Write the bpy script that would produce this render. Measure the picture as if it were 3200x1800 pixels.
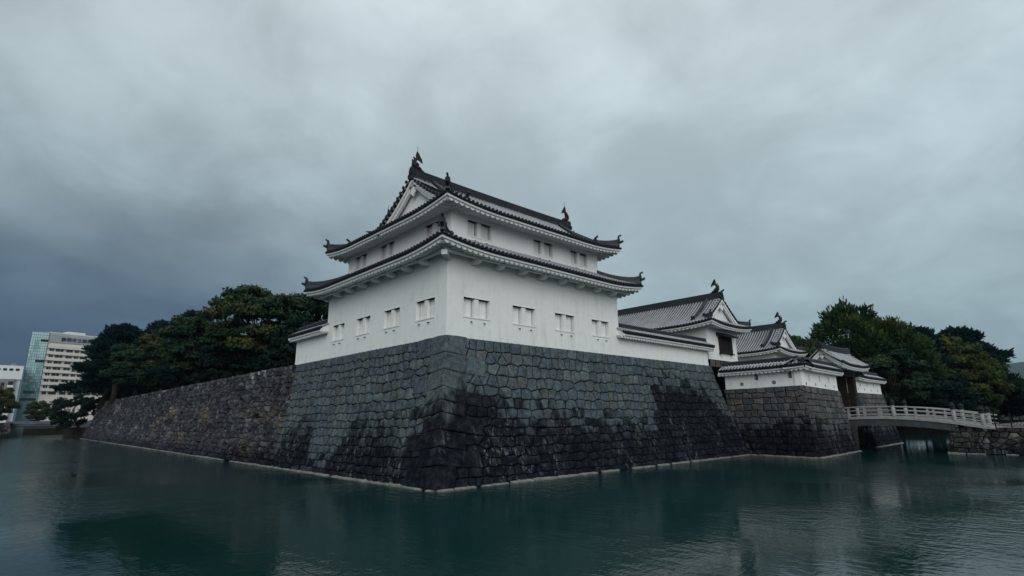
import bpy, math, random
import numpy as np
from mathutils import Vector, Matrix, noise
R = math.radians
rnd = random.Random(7)
for o in list(bpy.data.objects): bpy.data.objects.remove(o)
scene = bpy.context.scene
COL = scene.collection

# ------------------------------------------------------------------ camera
cd = bpy.data.cameras.new('camera'); cam = bpy.data.objects.new('camera', cd); COL.objects.link(cam)
cd.sensor_width = 36; cd.lens = 19.187; cd.clip_start = .1; cd.clip_end = 9000
_fw = Vector((0.66404, 0.71052, 0.23283)); _r = Vector((0.7324, -0.68078, -0.01129)); _u = Vector((-0.15048, -0.17802, 0.97245))
cam.matrix_world = Matrix(((_r.x, _u.x, -_fw.x, -16.8786), (_r.y, _u.y, -_fw.y, -23.1758), (_r.z, _u.z, -_fw.z, 3.0), (0, 0, 0, 1)))
scene.camera = cam

# ------------------------------------------------------------------ world
SUN_EL, SUN_AZ = 24, 233          # azimuth measured from +X towards +Y: behind the viewer
world = bpy.data.worlds.new('World'); scene.world = world; world.use_nodes = True
wt = world.node_tree; wt.nodes.clear()
class NT:
    def __init__(s, nt): s.nt = nt
    def n(s, t, **k):
        nd = s.nt.nodes.new(t)
        for a, b in k.items(): setattr(nd, a, b)
        return nd
    def l(s, a, b): s.nt.links.new(a, b)
    def put(s, sock, v):
        if hasattr(v, 'is_output'): s.l(v, sock)
        else: sock.default_value = v
    def math(s, op, a, b=None, c=None, clamp=False):
        nd = s.n('ShaderNodeMath', operation=op, use_clamp=clamp); s.put(nd.inputs[0], a)
        if b is not None: s.put(nd.inputs[1], b)
        if c is not None: s.put(nd.inputs[2], c)
        return nd.outputs[0]
    def vmath(s, op, a, b=None):
        nd = s.n('ShaderNodeVectorMath', operation=op); s.put(nd.inputs[0], a)
        if b is not None: s.put(nd.inputs[1], b)
        return nd.outputs['Value'] if op in ('DOT_PRODUCT', 'LENGTH') else nd.outputs[0]
    def mrange(s, v, a, b, c=0., d=1., smooth=True):
        nd = s.n('ShaderNodeMapRange', interpolation_type='SMOOTHSTEP' if smooth else 'LINEAR'); s.put(nd.inputs[0], v)
        for i, x in enumerate((a, b, c, d)): s.put(nd.inputs[1 + i], x)
        return nd.outputs[0]
    def noise(s, vec, scale, detail=4, rough=.55, dist=0.):
        nd = s.n('ShaderNodeTexNoise'); s.put(nd.inputs['Vector'], vec)
        nd.inputs['Scale'].default_value = scale; nd.inputs['Detail'].default_value = detail
        nd.inputs['Roughness'].default_value = rough; nd.inputs['Distortion'].default_value = dist
        return nd.outputs['Fac']
    def ramp(s, v, stops, interp='LINEAR'):
        nd = s.n('ShaderNodeValToRGB'); s.put(nd.inputs[0], v); cr = nd.color_ramp; cr.interpolation = interp
        while len(cr.elements) < len(stops): cr.elements.new(.5)
        for e, (p, c) in zip(cr.elements, stops):
            e.position = p; e.color = (c, c, c, 1) if isinstance(c, (int, float)) else (*c, 1)
        return nd.outputs[0]
    def mix(s, f, a, b, mode='MIX'):
        nd = s.n('ShaderNodeMix', data_type='RGBA', blend_type=mode); s.put(nd.inputs[0], f)
        s.put(nd.inputs[6], a if hasattr(a, 'is_output') else (*a, 1)); s.put(nd.inputs[7], b if hasattr(b, 'is_output') else (*b, 1))
        return nd.outputs[2]
    def comb(s, x, y, z):
        nd = s.n('ShaderNodeCombineXYZ')
        for i, v in enumerate((x, y, z)): s.put(nd.inputs[i], v)
        return nd.outputs[0]
    def sep(s, v):
        nd = s.n('ShaderNodeSeparateXYZ'); s.put(nd.inputs[0], v); return nd.outputs
    def scale(s, v, x, y, z): return s.vmath('MULTIPLY', v, (x, y, z))
w = NT(wt)
tc = w.n('ShaderNodeTexCoord').outputs['Generated']
dx, dy, dz = w.sep(tc)
den = w.math('ADD', w.math('MAXIMUM', dz, 0.), .42)
cv = w.comb(w.math('DIVIDE', dx, den), w.math('DIVIDE', dy, den), 0.)
n1 = w.noise(cv, 1.5, 6, .52, .25)
n2 = w.noise(w.vmath('ADD', cv, (3.1, 6.4, 1.)), .6, 2, .5, .2)
n3 = w.noise(w.vmath('ADD', cv, (1.3, 9.1, 2.)), 4.2, 6, .58, .5)
val = w.math('ADD', w.math('ADD', w.math('MULTIPLY', n1, .46), w.math('MULTIPLY', n2, .26)), w.math('MULTIPLY', n3, .28))
base = w.ramp(dz, [(0., (.17, .235, .26)), (.2, (.245, .315, .332)), (.4, (.30, .365, .385)), (.6, (.345, .40, .422)), (1., (.70, .76, .78))])
leftness = w.mrange(w.vmath('DOT_PRODUCT', tc, (-.28, .96, 0.)), .38, .95)
low = w.mrange(w.math('ADD', dz, w.math('MULTIPLY', w.math('SUBTRACT', n1, .5), .25)), .08, .46, 1., 0.)
storm = w.math('MULTIPLY', leftness, low)
base = w.mix(w.math('MULTIPLY', storm, .96), base, (.0, .018, .052))
glow = w.mrange(w.vmath('DOT_PRODUCT', tc, (.79, .33, .52)), .5, 1., 0., .24)
cl = w.math('ADD', w.mrange(val, .39, .62, .74, 1.26), glow)
csk = w.mix(1., base, w.comb(cl, cl, cl), 'MULTIPLY')
skyn = w.n('ShaderNodeTexSky', sky_type='NISHITA', sun_disc=False, sun_elevation=R(SUN_EL), sun_rotation=R(90 - SUN_AZ))
skyc = w.mix(1., skyn.outputs[0], (.08, .08, .08), 'MULTIPLY')
wcol = w.mix(.94, skyc, csk)
bg = w.n('ShaderNodeBackground'); w.l(wcol, bg.inputs[0]); bg.inputs[1].default_value = 1.0
w.l(bg.outputs[0], w.n('ShaderNodeOutputWorld').inputs[0])

# ------------------------------------------------------------------ sun and exposure
sd = bpy.data.lights.new('sun', 'SUN'); sd.energy = 1.25; sd.angle = R(45); sd.color = (1., .97, .92)
sun = bpy.data.objects.new('sun', sd); COL.objects.link(sun)
_sd = Vector((math.cos(R(SUN_EL)) * math.cos(R(SUN_AZ)), math.cos(R(SUN_EL)) * math.sin(R(SUN_AZ)), math.sin(R(SUN_EL))))
sun.location = _sd * 60; sun.rotation_euler = _sd.to_track_quat('Z', 'Y').to_euler()
scene.view_settings.view_transform = 'Standard'; scene.view_settings.look = 'None'
scene.view_settings.exposure = 0.46; scene.view_settings.gamma = 1.0

# ------------------------------------------------------------------ materials
def pmat(name, rough=.8, spec=.5):
    m = bpy.data.materials.new(name); m.use_nodes = True; nt = NT(m.node_tree)
    p = m.node_tree.nodes['Principled BSDF']; p.inputs['Roughness'].default_value = rough
    p.inputs['Specular IOR Level'].default_value = spec
    return m, nt, p
def bump(nt, p, h, strength, dist):
    b = nt.n('ShaderNodeBump'); b.inputs['Strength'].default_value = strength; b.inputs['Distance'].default_value = dist
    nt.l(h, b.inputs['Height']); nt.l(b.outputs[0], p.inputs['Normal'])
def geo_pos(nt): return nt.n('ShaderNodeNewGeometry').outputs['Position']
def simple(name, col, rough=.8, var=.25, scale=3., bmp=.15, spec=.12, stretch=(1, 1, 1), metal=0.):
    m, nt, p = pmat(name, rough, spec); P = nt.scale(geo_pos(nt), *stretch)
    a = nt.noise(P, scale, 5, .6); b = nt.noise(P, scale * 9, 3, .6)
    f = nt.math('ADD', nt.math('MULTIPLY', a, .65), nt.math('MULTIPLY', b, .35))
    k = nt.mrange(f, .3, .7, 1 - var, 1 + var, False)
    nt.l(nt.mix(1., col, nt.comb(k, k, k), 'MULTIPLY'), p.inputs['Base Color'])
    p.inputs['Metallic'].default_value = metal
    if bmp: bump(nt, p, b, bmp, .02)
    return m
M = {}
def plaster(name, col, weather=.35):
    m, nt, p = pmat(name, .85, .3); P = geo_pos(nt)
    a = nt.noise(P, .35, 5, .6); st = nt.noise(nt.scale(P, 1.6, 1.6, .22), 1.2, 5, .6); fine = nt.noise(P, 24, 3, .6)
    dirt = nt.math('MULTIPLY', nt.mrange(a, .45, .75), nt.mrange(st, .42, .72))
    c = nt.mix(nt.math('MULTIPLY', dirt, weather), col, (.40, .42, .41))
    c = nt.mix(nt.math('MULTIPLY', nt.mrange(nt.noise(P, 2.2, 6, .65), .48, .75), .30), c, (.52, .50, .46))
    st2 = nt.noise(nt.scale(P, 5., 5., .3), 1.1, 4, .6)
    c = nt.mix(nt.math('MULTIPLY', nt.mrange(st2, .52, .74), .22), c, (.45, .47, .47))
    nt.l(c, p.inputs['Base Color']); bump(nt, p, fine, .06, .01)
    return m
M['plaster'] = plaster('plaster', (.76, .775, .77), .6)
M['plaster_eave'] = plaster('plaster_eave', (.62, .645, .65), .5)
def tile_mat(name, col, rough, spec):
    m, nt, p = pmat(name, rough, spec); P = geo_pos(nt)
    a = nt.noise(P, 1.1, 5, .65); b = nt.noise(P, 14, 4, .6)
    k = nt.mrange(nt.math('ADD', nt.math('MULTIPLY', a, .5), nt.math('MULTIPLY', b, .5)), .3, .7, .55, 1.5, False)
    nt.l(nt.mix(1., col, nt.comb(k, k, k), 'MULTIPLY'), p.inputs['Base Color'])
    rr = nt.mrange(b, .3, .7, rough - .08, rough + .15, False); nt.l(rr, p.inputs['Roughness'])
    bump(nt, p, b, .12, .02)
    return m
M['tile_row'] = tile_mat('tile_row', (.23, .24, .255), .32, .8)  # pale row colour paints in the sky light caught on the crests
M['tile_bed'] = tile_mat('tile_bed', (.010, .011, .014), .6, .1)
M['tile_dark'] = tile_mat('tile_dark', (.018, .020, .026), .5, .12)
M['tile_mid'] = tile_mat('tile_mid', (.036, .041, .050), .5, .2)
M['bronze'] = simple('bronze', (.022, .020, .021), .55, .5, 8, .3)
M['metal_dark'] = simple('metal_dark', (.012, .015, .017), .5, .4, 6, .1)
M['wood_dark'] = simple('wood_dark', (.010, .008, .008), .75, .5, 3, .3, .3, (6, 6, .8))
M['wood_brown'] = simple('wood_brown', (.013, .007, .006), .7, .4, 3, .3, .3, (6, 6, .8))
M['void'] = simple('void', (.01, .01, .012), .9, .1, 2, 0)
M['rail_stone'] = simple('rail_stone', (.25, .255, .255), .8, .35, 5, .3)
M['girder'] = simple('girder', (.042, .05, .053), .85, .45, 1.2, .3, .4, (1, 1, .4))
M['concrete_dark'] = simple('concrete_dark', (.085, .105, .122), .85, .4, .6, .2)
M['kerb'] = simple('kerb', (.20, .20, .185), .9, .7, 2.0, .4, .1)
M['soil'] = simple('soil', (.020, .022, .014), .95, .5, .8, .4)
M['grass'] = simple('grass', (.022, .034, .014), .95, .5, 1.5, .4)
M['gravel'] = simple('gravel', (.13, .125, .11), .95, .35, 3, .4)
M['bed'] = simple('moat_bed', (.02, .03, .025), .9, .3, .3, 0)
M['bark'] = simple('bark', (.022, .018, .015), .9, .5, 5, .6, .3, (3, 3, .7))
M['facade'] = simple('facade', (.62, .59, .54), .85, .12, .15, 0)
M['facade_white'] = simple('facade_white', (.62, .64, .64), .85, .12, .15, 0)
M['facade_grey'] = simple('facade_grey', (.20, .20, .20), .85, .3, .15, 0)
M['sign_panel'] = simple('sign_panel', (.30, .34, .36), .7, .1, .3, 0)
M['letter'] = simple('letter', (.018, .02, .025), .6, .1, 1, 0)
M['pane_dark'] = simple('pane_dark', (.012, .016, .02), .15, .3, .3, 0, .4)
M['glass_green'] = simple('glass_green', (.20, .36, .36), .1, .7, .16, 0, 1.)  # patchy colour paints sky reflections into the glass
def pane_mat():
    m, nt, p = pmat('pane_sky', .12, .8); at = nt.n('ShaderNodeAttribute', attribute_name='tone'); tr = nt.sep(at.outputs['Color'])[0]
    nt.l(nt.ramp(tr, [(0., (.02, .06, .06)), (.5, (.10, .22, .22)), (1., (.42, .60, .62))]), p.inputs['Base Color']); return m  # reflected sky painted in as pane colour, dark to pale
M['pane_sky'] = pane_mat()
M['mullion'] = simple('mullion', (.05, .10, .10), .6, .2, 1, 0)
M['duck'] = simple('duck', (.018, .014, .012), .8, .5, 20, .2)

def stone_mat(name, kind):
    """weathered masonry: colour from each stone's own tone, old water stains and lichen by place"""
    m, nt, p = pmat(name, .88, .02); P = geo_pos(nt); x, y, z = nt.sep(P)
    at = nt.n('ShaderNodeAttribute', attribute_name='tone'); tr, tg, tb = nt.sep(at.outputs['Color'])
    if kind == 'old':
        c = nt.ramp(tr, [(0., (.026, .028, .035)), (.4, (.050, .053, .062)), (.75, (.088, .092, .099)), (1., (.21, .215, .22))])
    elif kind == 'bastion':
        c = nt.ramp(tr, [(0., (.06, .068, .075)), (.4, (.082, .09, .093)), (.75, (.112, .112, .107)), (1., (.14, .136, .126))])
    elif kind == 'bank':
        c = nt.ramp(tr, [(0., (.022, .022, .027)), (.5, (.045, .042, .045)), (.85, (.08, .078, .07)), (1., (.14, .14, .12))])
    else:
        c = nt.ramp(tr, [(0., (.066, .084, .100)), (.45, (.080, .102, .118)), (.8, (.092, .117, .128)), (1., (.112, .134, .138))])
    c = nt.mix(nt.math('MULTIPLY', tg, .7, None, True), c, (.125, .098, .066))       # ochre stones
    c = nt.mix(nt.math('MULTIPLY', tb, .6), c, (.085, .085, .05))        # greenish ones
    a = nt.noise(P, 2.4, 6, .65); b = nt.noise(P, 7.5, 7, .72)
    f = nt.math('ADD', nt.math('MULTIPLY', a, .4), nt.math('MULTIPLY', b, .6))
    k = nt.mrange(f, .36, .66, .28, 1.5, False)
    c = nt.mix(1., c, nt.comb(k, k, k), 'MULTIPLY')
    # stains: upper limit of the black growth differs along the wall
    if kind == 'right': u, rng, st = x, (-3., 30.), [(0., .42), (.06, .40), (.10, .56), (.16, .52), (.19, .42), (.3, .40), (.45, .37), (.57, .36), (.615, .44), (.63, .66), (.75, .69), (.86, .64), (.90, .44), (1., .22)]
    elif kind == 'left': u, rng, st = y, (-3., 30.), [(0., .30), (.08, .36), (.12, .20), (.17, .36), (.30, .38), (.34, .10), (.43, .08), (.46, .36), (.56, .34), (.60, .16), (1., .10)]
    elif kind == 'bastion': u, rng, st = x, (20., 60.), [(0., .28), (.17, .32), (.3, .24), (1., .26)]
    elif kind == 'bank': u, rng, st = x, (20., 60.), [(0., .04), (1., .04)]
    else: u, rng, st = y, (15., 130.), [(0., .12), (.3, .06), (1., .04)]
    lim = nt.math('MULTIPLY', nt.ramp(nt.mrange(u, rng[0], rng[1], 0., 1., False), st), 8.2)
    run = nt.noise(nt.scale(P, 2.6, 2.6, .35), 1.0, 5, .65); blot = nt.noise(P, .9, 4, .6)
    lim = nt.math('ADD', lim, nt.math('ADD', nt.math('MULTIPLY', nt.math('SUBTRACT', run, .5), 3.6), nt.math('MULTIPLY', nt.math('SUBTRACT', blot, .5), 2.2)))
    lim = nt.math('ADD', lim, nt.math('MULTIPLY', nt.math('SUBTRACT', tr, .5), 1.7))
    stain = nt.mrange(nt.math('ADD', nt.math('SUBTRACT', lim, z), nt.math('MULTIPLY', nt.math('SUBTRACT', b, .5), 1.6)), -.6, .85)
    c = nt.mix(nt.math('MULTIPLY', stain, nt.mrange(a, .3, .75, .97, .80)), c, (.0035, .0045, .0085))
    # pale lichen / lime runs inside the stained zone
    lz = nt.noise(nt.scale(P, 3.4, 3.4, .8), 1.3, 6, .75, .8); lb = nt.noise(nt.scale(P, 1., 1., .5), .45, 3, .5)
    lm = nt.math('MULTIPLY', nt.mrange(lz, .53, .66), nt.mrange(lb, .47, .60))
    lm = nt.math('MULTIPLY', lm, nt.mrange(z, 4.4, 1.6)) if kind != 'old' else nt.math('MULTIPLY', lm, .3)
    c = nt.mix(nt.math('MULTIPLY', lm, .8), c, (.16, .175, .19))
    nt.l(c, p.inputs['Base Color'])
    bump(nt, p, f, .55 if kind in ('old', 'bank') else .4, .06)
    return m
for k in ('right', 'left', 'old', 'bastion', 'bank'): M['stone_' + k] = stone_mat('stone_' + k, k)
M['joint'] = simple('joint', (.003, .0035, .005), .95, .3, 3, .2, 0.)

def leaf_mat(name, stops):
    m, nt, p = pmat(name, .7, .04); P = geo_pos(nt)
    at = nt.n('ShaderNodeAttribute', attribute_name='tone'); tr, tg, tb = nt.sep(at.outputs['Color'])
    rn = nt.n('ShaderNodeObjectInfo').outputs['Random']
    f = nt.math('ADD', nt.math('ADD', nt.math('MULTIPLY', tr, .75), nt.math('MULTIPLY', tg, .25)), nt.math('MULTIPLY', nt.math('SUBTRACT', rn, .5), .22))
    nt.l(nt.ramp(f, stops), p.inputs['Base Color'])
    return m
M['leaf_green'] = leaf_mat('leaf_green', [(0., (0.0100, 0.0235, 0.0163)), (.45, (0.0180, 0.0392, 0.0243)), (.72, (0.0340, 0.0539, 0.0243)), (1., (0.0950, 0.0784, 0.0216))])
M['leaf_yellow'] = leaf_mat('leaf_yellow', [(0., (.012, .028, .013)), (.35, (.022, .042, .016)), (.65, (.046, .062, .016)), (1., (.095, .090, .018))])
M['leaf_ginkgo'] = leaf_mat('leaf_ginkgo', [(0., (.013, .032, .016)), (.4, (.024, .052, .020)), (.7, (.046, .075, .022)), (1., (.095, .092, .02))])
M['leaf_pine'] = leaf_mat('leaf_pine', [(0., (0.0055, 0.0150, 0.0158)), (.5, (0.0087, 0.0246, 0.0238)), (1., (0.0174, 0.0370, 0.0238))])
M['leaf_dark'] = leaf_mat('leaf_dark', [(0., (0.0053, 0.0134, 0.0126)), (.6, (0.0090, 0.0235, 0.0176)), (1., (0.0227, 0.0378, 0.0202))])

def water_mat():
    m, nt, p = pmat('moat_water', .06, .5); P = geo_pos(nt)
    p.inputs['IOR'].default_value = 1.33
    g = nt.noise(P, .05, 3, .5)
    nt.l(nt.mix(nt.mrange(g, .3, .7), (.003, .022, .021), (.005, .031, .0295)), p.inputs['Base Color'])
    gust = nt.math('MULTIPLY', nt.mrange(nt.noise(P, .11, 3, .5, .6), .38, .62, .24, 1.), nt.mrange(nt.sep(P)[0], 26., 46., 1., .12))
    gust = nt.math('ADD', gust, nt.mrange(nt.sep(P)[1], 4., 45., 0., 1.1))
    a = nt.noise(nt.scale(P, 1.9, .9, 1.), 1.5, 4, .55, .3); b = nt.noise(nt.scale(P, .9, 1.9, 1.), 4.2, 3, .5)
    h = nt.math('MULTIPLY', nt.math('ADD', nt.math('MULTIPLY', a, .7), nt.math('MULTIPLY', b, .3)), gust)
    bump(nt, p, h, .48, .09)
    return m
M['water'] = water_mat()

# ------------------------------------------------------------------ helpers
V = Vector
def thing(name, label, cat, loc=(0, 0, 0), group=None, kind=None):
    o = bpy.data.objects.new(name, None); COL.objects.link(o); o.location = loc; o.empty_display_size = .5
    tag(o, label, cat, group, kind); ORG[o.name] = V(loc); return o
def tag(o, label=None, cat=None, group=None, kind=None):
    if label: o['label'] = label
    if cat: o['category'] = cat
    if group: o['group'] = group
    if kind: o['kind'] = kind
    return o
ORG = {}
def origin(p): return V((0, 0, 0)) if p is None else ORG[p.name]
def link_mesh(name, me, parent=None, loc=None):
    o = bpy.data.objects.new(name, me); COL.objects.link(o)
    if parent is not None: o.parent = parent; ORG[o.name] = origin(parent)
    if loc is not None: o.location = V(loc) - origin(parent)
    return o
class MB:
    def __init__(s): s.v = []; s.f = []; s.m = []; s.tone = []; s.mats = []
    def mi(s, mat):
        if mat not in s.mats: s.mats.append(mat)
        return s.mats.index(mat)
    def face(s, pts, mat=None, tone=None):
        k = len(s.v); s.v += [tuple(p) for p in pts]; s.f.append(tuple(range(k, k + len(pts)))); s.m.append(s.mi(mat) if mat else 0); s.tone.append(tone)
    def box(s, lo, hi, mat=None, ax=None, o=None):
        lo = V(lo); hi = V(hi)
        c = [V((x, y, z)) for z in (lo.z, hi.z) for y in (lo.y, hi.y) for x in (lo.x, hi.x)]
        if ax: c = [V(o) + ax[0] * p.x + ax[1] * p.y + ax[2] * p.z for p in c]
        s.solid(c, mat)
    def solid(s, c, mat=None):
        k = len(s.v); s.v += [tuple(p) for p in c]
        for f in ((0, 2, 3, 1), (4, 5, 7, 6), (0, 1, 5, 4), (2, 6, 7, 3), (0, 4, 6, 2), (1, 3, 7, 5)):
            s.f.append(tuple(k + i for i in f)); s.m.append(s.mi(mat) if mat else 0); s.tone.append(None)
    def tube(s, pts, rad, seg=8, mat=None, caps=True, squash=1., up=V((0, 0, 1))):
        n = len(pts); pts = [V(p) for p in pts]
        if not hasattr(rad, '__len__'): rad = [rad] * n
        k = len(s.v)
        for i, p in enumerate(pts):
            t = (pts[min(i + 1, n - 1)] - pts[max(i - 1, 0)]).normalized()
            a = t.cross(up)
            if a.length < .1: a = t.cross(V((1, 0, 0)))
            a.normalize(); b = a.cross(t)
            for j in range(seg):
                q = 2 * math.pi * j / seg
                s.v.append(tuple(p + (a * math.cos(q) * squash + b * math.sin(q)) * rad[i]))
        for i in range(n - 1):
            for j in range(seg):
                s.f.append((k + i * seg + j, k + i * seg + (j + 1) % seg, k + (i + 1) * seg + (j + 1) % seg, k + (i + 1) * seg + j)); s.m.append(s.mi(mat) if mat else 0); s.tone.append(None)
        if caps:
            s.f.append(tuple(k + j for j in reversed(range(seg)))); s.m.append(s.mi(mat) if mat else 0); s.tone.append(None)
            s.f.append(tuple(k + (n - 1) * seg + j for j in range(seg))); s.m.append(s.mi(mat) if mat else 0); s.tone.append(None)
    def prism(s, pts, d, mat=None):
        d = V(d); pts = [V(p) for p in pts]; n = len(pts)
        s.face(pts, mat); s.face([p + d for p in reversed(pts)], mat)
        for i in range(n): s.face([pts[i], pts[i] + d, pts[(i + 1) % n] + d, pts[(i + 1) % n]], mat)
    def mesh(s, name, mat=None, off=V((0, 0, 0)), smooth=False):
        me = bpy.data.meshes.new(name)
        me.from_pydata([(a - off.x, b - off.y, c - off.z) for a, b, c in s.v], [], s.f)
        if mat is not None: me.materials.append(mat)
        else:
            for m_ in s.mats: me.materials.append(m_)
            me.polygons.foreach_set('material_index', s.m)
        if any(t is not None for t in s.tone):
            at = me.attributes.new('tone', 'FLOAT_COLOR', 'FACE')
            at.data.foreach_set('color', [c for t in s.tone for c in (*(t or (.5, 0, 0)), 1.)])
        if smooth: me.polygons.foreach_set('use_smooth', [True] * len(s.f))
        me.update(); return me
    def build(s, name, mat=None, parent=None, smooth=False):
        return link_mesh(name, s.mesh(name, mat, origin(parent), smooth), parent)

def wall_open(mb, O, A, N, W, H, holes, depth, mat=None, z0=0.):
    """vertical wall sheet with openings; O bottom start, A along, N outward; holes (u0,u1,v0,v1)"""
    us = sorted({0., W} | {h for q in holes for h in q[:2]}); vs = sorted({z0, H} | {h for q in holes for h in q[2:]})
    O = V(O); P = lambda u, v, d=0.: O + A * u + V((0, 0, v)) - N * d
    for a, b in zip(us, us[1:]):
        for c, d in zip(vs, vs[1:]):
            if any(q[0] - 1e-6 <= a and b <= q[1] + 1e-6 and q[2] - 1e-6 <= c and d <= q[3] + 1e-6 for q in holes): continue
            mb.face([P(a, c), P(b, c), P(b, d), P(a, d)], mat)
    for a, b, c, d in holes:
        mb.face([P(a, c), P(a, c, depth), P(b, c, depth), P(b, c)], mat); mb.face([P(a, d), P(b, d), P(b, d, depth), P(a, d, depth)], mat)
        mb.face([P(a, c), P(a, d), P(a, d, depth), P(a, c, depth)], mat); mb.face([P(b, c), P(b, c, depth), P(b, d, depth), P(b, d)], mat)

# ------------------------------------------------------------------ roofs
def slope(parent, O, A, I, L, dmax, h, hip=(True, True), g=None, ov=.3, lift=.32, lw=3.6, sp=.3, overhang=1.3, r=.08,
          rafter=.4, rows=True, eave=True, s0=0., s1=None, wave=True, rmat='tile_row', dmin=0., sof=.2):
    """one tiled roof slope: tile bed, one object per round tile row, white eave fascia, soffit and plastered rafters"""
    O = V(O); A = V(A); I = V(I); g = dmax if g is None else g; s1 = L if s1 is None else s1
    def lf(s):
        a = max(0., 1 - s / lw) if hip[0] else 0.; b = max(0., 1 - (L - s) / lw) if hip[1] else 0.
        return lift * (a * a + b * b)
    def P(s, d, off=0.): return O + A * s + I * d + V((0, 0, h(d) + lf(s) * max(0., 1 - d / 2.2) + off))
    def dl(s):
        q = dmax
        if hip[0] and s < g - ov: q = min(q, s)
        if hip[1] and L - s < g - ov: q = min(q, L - s)
        return q
    org = origin(parent)
    bed = MB(); ss = list(np.arange(s0, s1 + 1e-6, .3)); 
    if s1 - ss[-1] > .02: ss.append(s1)
    extra = []
    for e, lo in ((g - ov, hip[0]), (L - g + ov, hip[1])):
        if lo and s0 < e < s1 and g < dmax: extra += [e - 1e-3, e + 1e-3]
    ss = sorted(ss + extra); nd = max(3, int(dmax / .45) + 2)
    cols = [[P(s, dmin + (max(dl(s), dmin) - dmin) * i / (nd - 1)) for i in range(nd)] for s in ss]
    for a, b in zip(cols, cols[1:]):
        for i in range(nd - 1): bed.face([a[i], b[i], b[i + 1], a[i + 1]])
        if eave: bed.face([a[0] + V((0, 0, -.13)), b[0] + V((0, 0, -.13)), b[0], a[0]])
    bed.build('tile_bed', M['tile_bed'], parent, True)
    if rows:
        n = int((s1 - s0) / sp); off = ((s1 - s0) - n * sp) / 2
        for k in range(n + 1):
            s = s0 + off + k * sp; D = dl(s)
            if D < dmin + .25: continue
            mb = MB(); ns = max(2, int((D - dmin) / .55) + 1); st = [dmin + (D - dmin) * i / ns for i in range(ns + 1)]
            ring = []
            rr = r * rnd.uniform(.94, 1.06)
            for d in st:
                p = P(s, d); t = (P(s, d + .02) - P(s, max(0, d - .02))).normalized(); nn = A.cross(t)
                if nn.z < 0: nn = -nn
                ring.append([p + A * (rr * math.cos(q)) + nn * (rr * 1.15 * math.sin(q) + .01) for q in (0, .63, 1.26, 1.88, 2.51, math.pi)])
            for a, b in zip(ring, ring[1:]):
                for j in range(5): mb.face([a[j + 1], a[j], b[j], b[j + 1]], M[rmat])
            if dmin == 0.:
                c = P(s, 0) - I * .035 + V((0, 0, .035)); R_ = rr * 1.22
                disc = [c + A * (R_ * math.cos(q)) + V((0, 0, R_ * math.sin(q))) for q in [i * math.pi / 5 for i in range(10)]]
                mb.face(disc, M['tile_dark'])
                for i in range(10): mb.face([disc[i], disc[(i + 1) % 10], disc[(i + 1) % 10] + I * .12, disc[i] + I * .12], M['tile_dark'])
            link_mesh('tile_row', mb.mesh('tile_row', None, org, False), parent)
    if eave:
        e = MB()
        def Q(s, d, off): return O + A * s + I * d + V((0, 0, lf(s) * max(0., 1 - d / 2.2) + off))
        def cl(s, d):     # keep the soffit inside mitred corners
            lo = d if hip[0] else 0.; hi = L - d if hip[1] else L
            return min(max(s, lo), hi)
        es = [x for x in ss if x not in extra]
        sec = [(.05, -.13), (.05, -.24), (.16, -.26), (.16, -.28), (overhang + .05, -.28 + sof * overhang)]
        for a, b in zip(es, es[1:]):
            for (d0, z0), (d1, z1) in zip(sec, sec[1:]):
                e.face([Q(cl(a, d0), d0, z0), Q(cl(a, d1), d1, z1), Q(cl(b, d1), d1, z1), Q(cl(b, d0), d0, z0)])
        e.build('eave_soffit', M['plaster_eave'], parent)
        if rafter:
            n = int((s1 - s0) / rafter)
            for k in range(n + 1):
                s = s0 + (s1 - s0 - n * rafter) / 2 + k * rafter
                d1 = overhang + .05
                if hip[0]: d1 = min(d1, s)
                if hip[1]: d1 = min(d1, L - s)
                if d1 < .3: continue
                mb = MB(); R_ = rafter * .47; rings = []
                for d, q in ((.14, 1.), (d1, 1.)):
                    c = Q(s, d, -.26 + sof * d); rings.append([c + A * (R_ * math.cos(t)) - V((0, 0, .19 * math.sin(t))) for t in [i * math.pi / 6 for i in range(7)]])
                a, b = rings
                for j in range(6): mb.face([a[j], a[j + 1], b[j + 1], b[j]])
                mb.face(a)
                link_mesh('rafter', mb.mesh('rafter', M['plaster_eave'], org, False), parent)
    return P

def ridge(parent, pts, wdt=.34, hgt=.5, name='ridge', layers=4, mat='tile_mid', top=.1):
    """stacked ridge tiles with a round cap, following a curve"""
    mb = MB(); pts = [V(p) for p in pts]; n = len(pts)
    fr = []
    for i in range(n):
        t = (pts[min(i + 1, n - 1)] - pts[max(i - 1, 0)]); t.z *= 1; s = V((t.y, -t.x, 0)).normalized(); fr.append(s)
    sec = [(-wdt / 2, -.25)]
    for k in range(layers):
        z0 = hgt * k / layers; z1 = hgt * (k + 1) / layers; wk = wdt / 2 * (1 - .12 * k / layers)
        sec += [(-wk, z0), (-wk, z1 - .03), (-wk - .035, z1 - .03), (-wk - .035, z1)]
    sec += [(-top * math.cos(q), hgt + top * math.sin(q)) for q in (0, .6, 1.2)]
    full = sec + [(-a, b) for a, b in reversed(sec)]
    rings = [[p + s * a + V((0, 0, b)) for a, b in full] for p, s in zip(pts, fr)]
    for a, b in zip(rings, rings[1:]):
        for j in range(len(full) - 1): mb.face([a[j], b[j], b[j + 1], a[j + 1]])
    mb.face(list(reversed(rings[0]))); mb.face(rings[-1])
    return mb.build(name, M[mat], parent)

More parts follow.
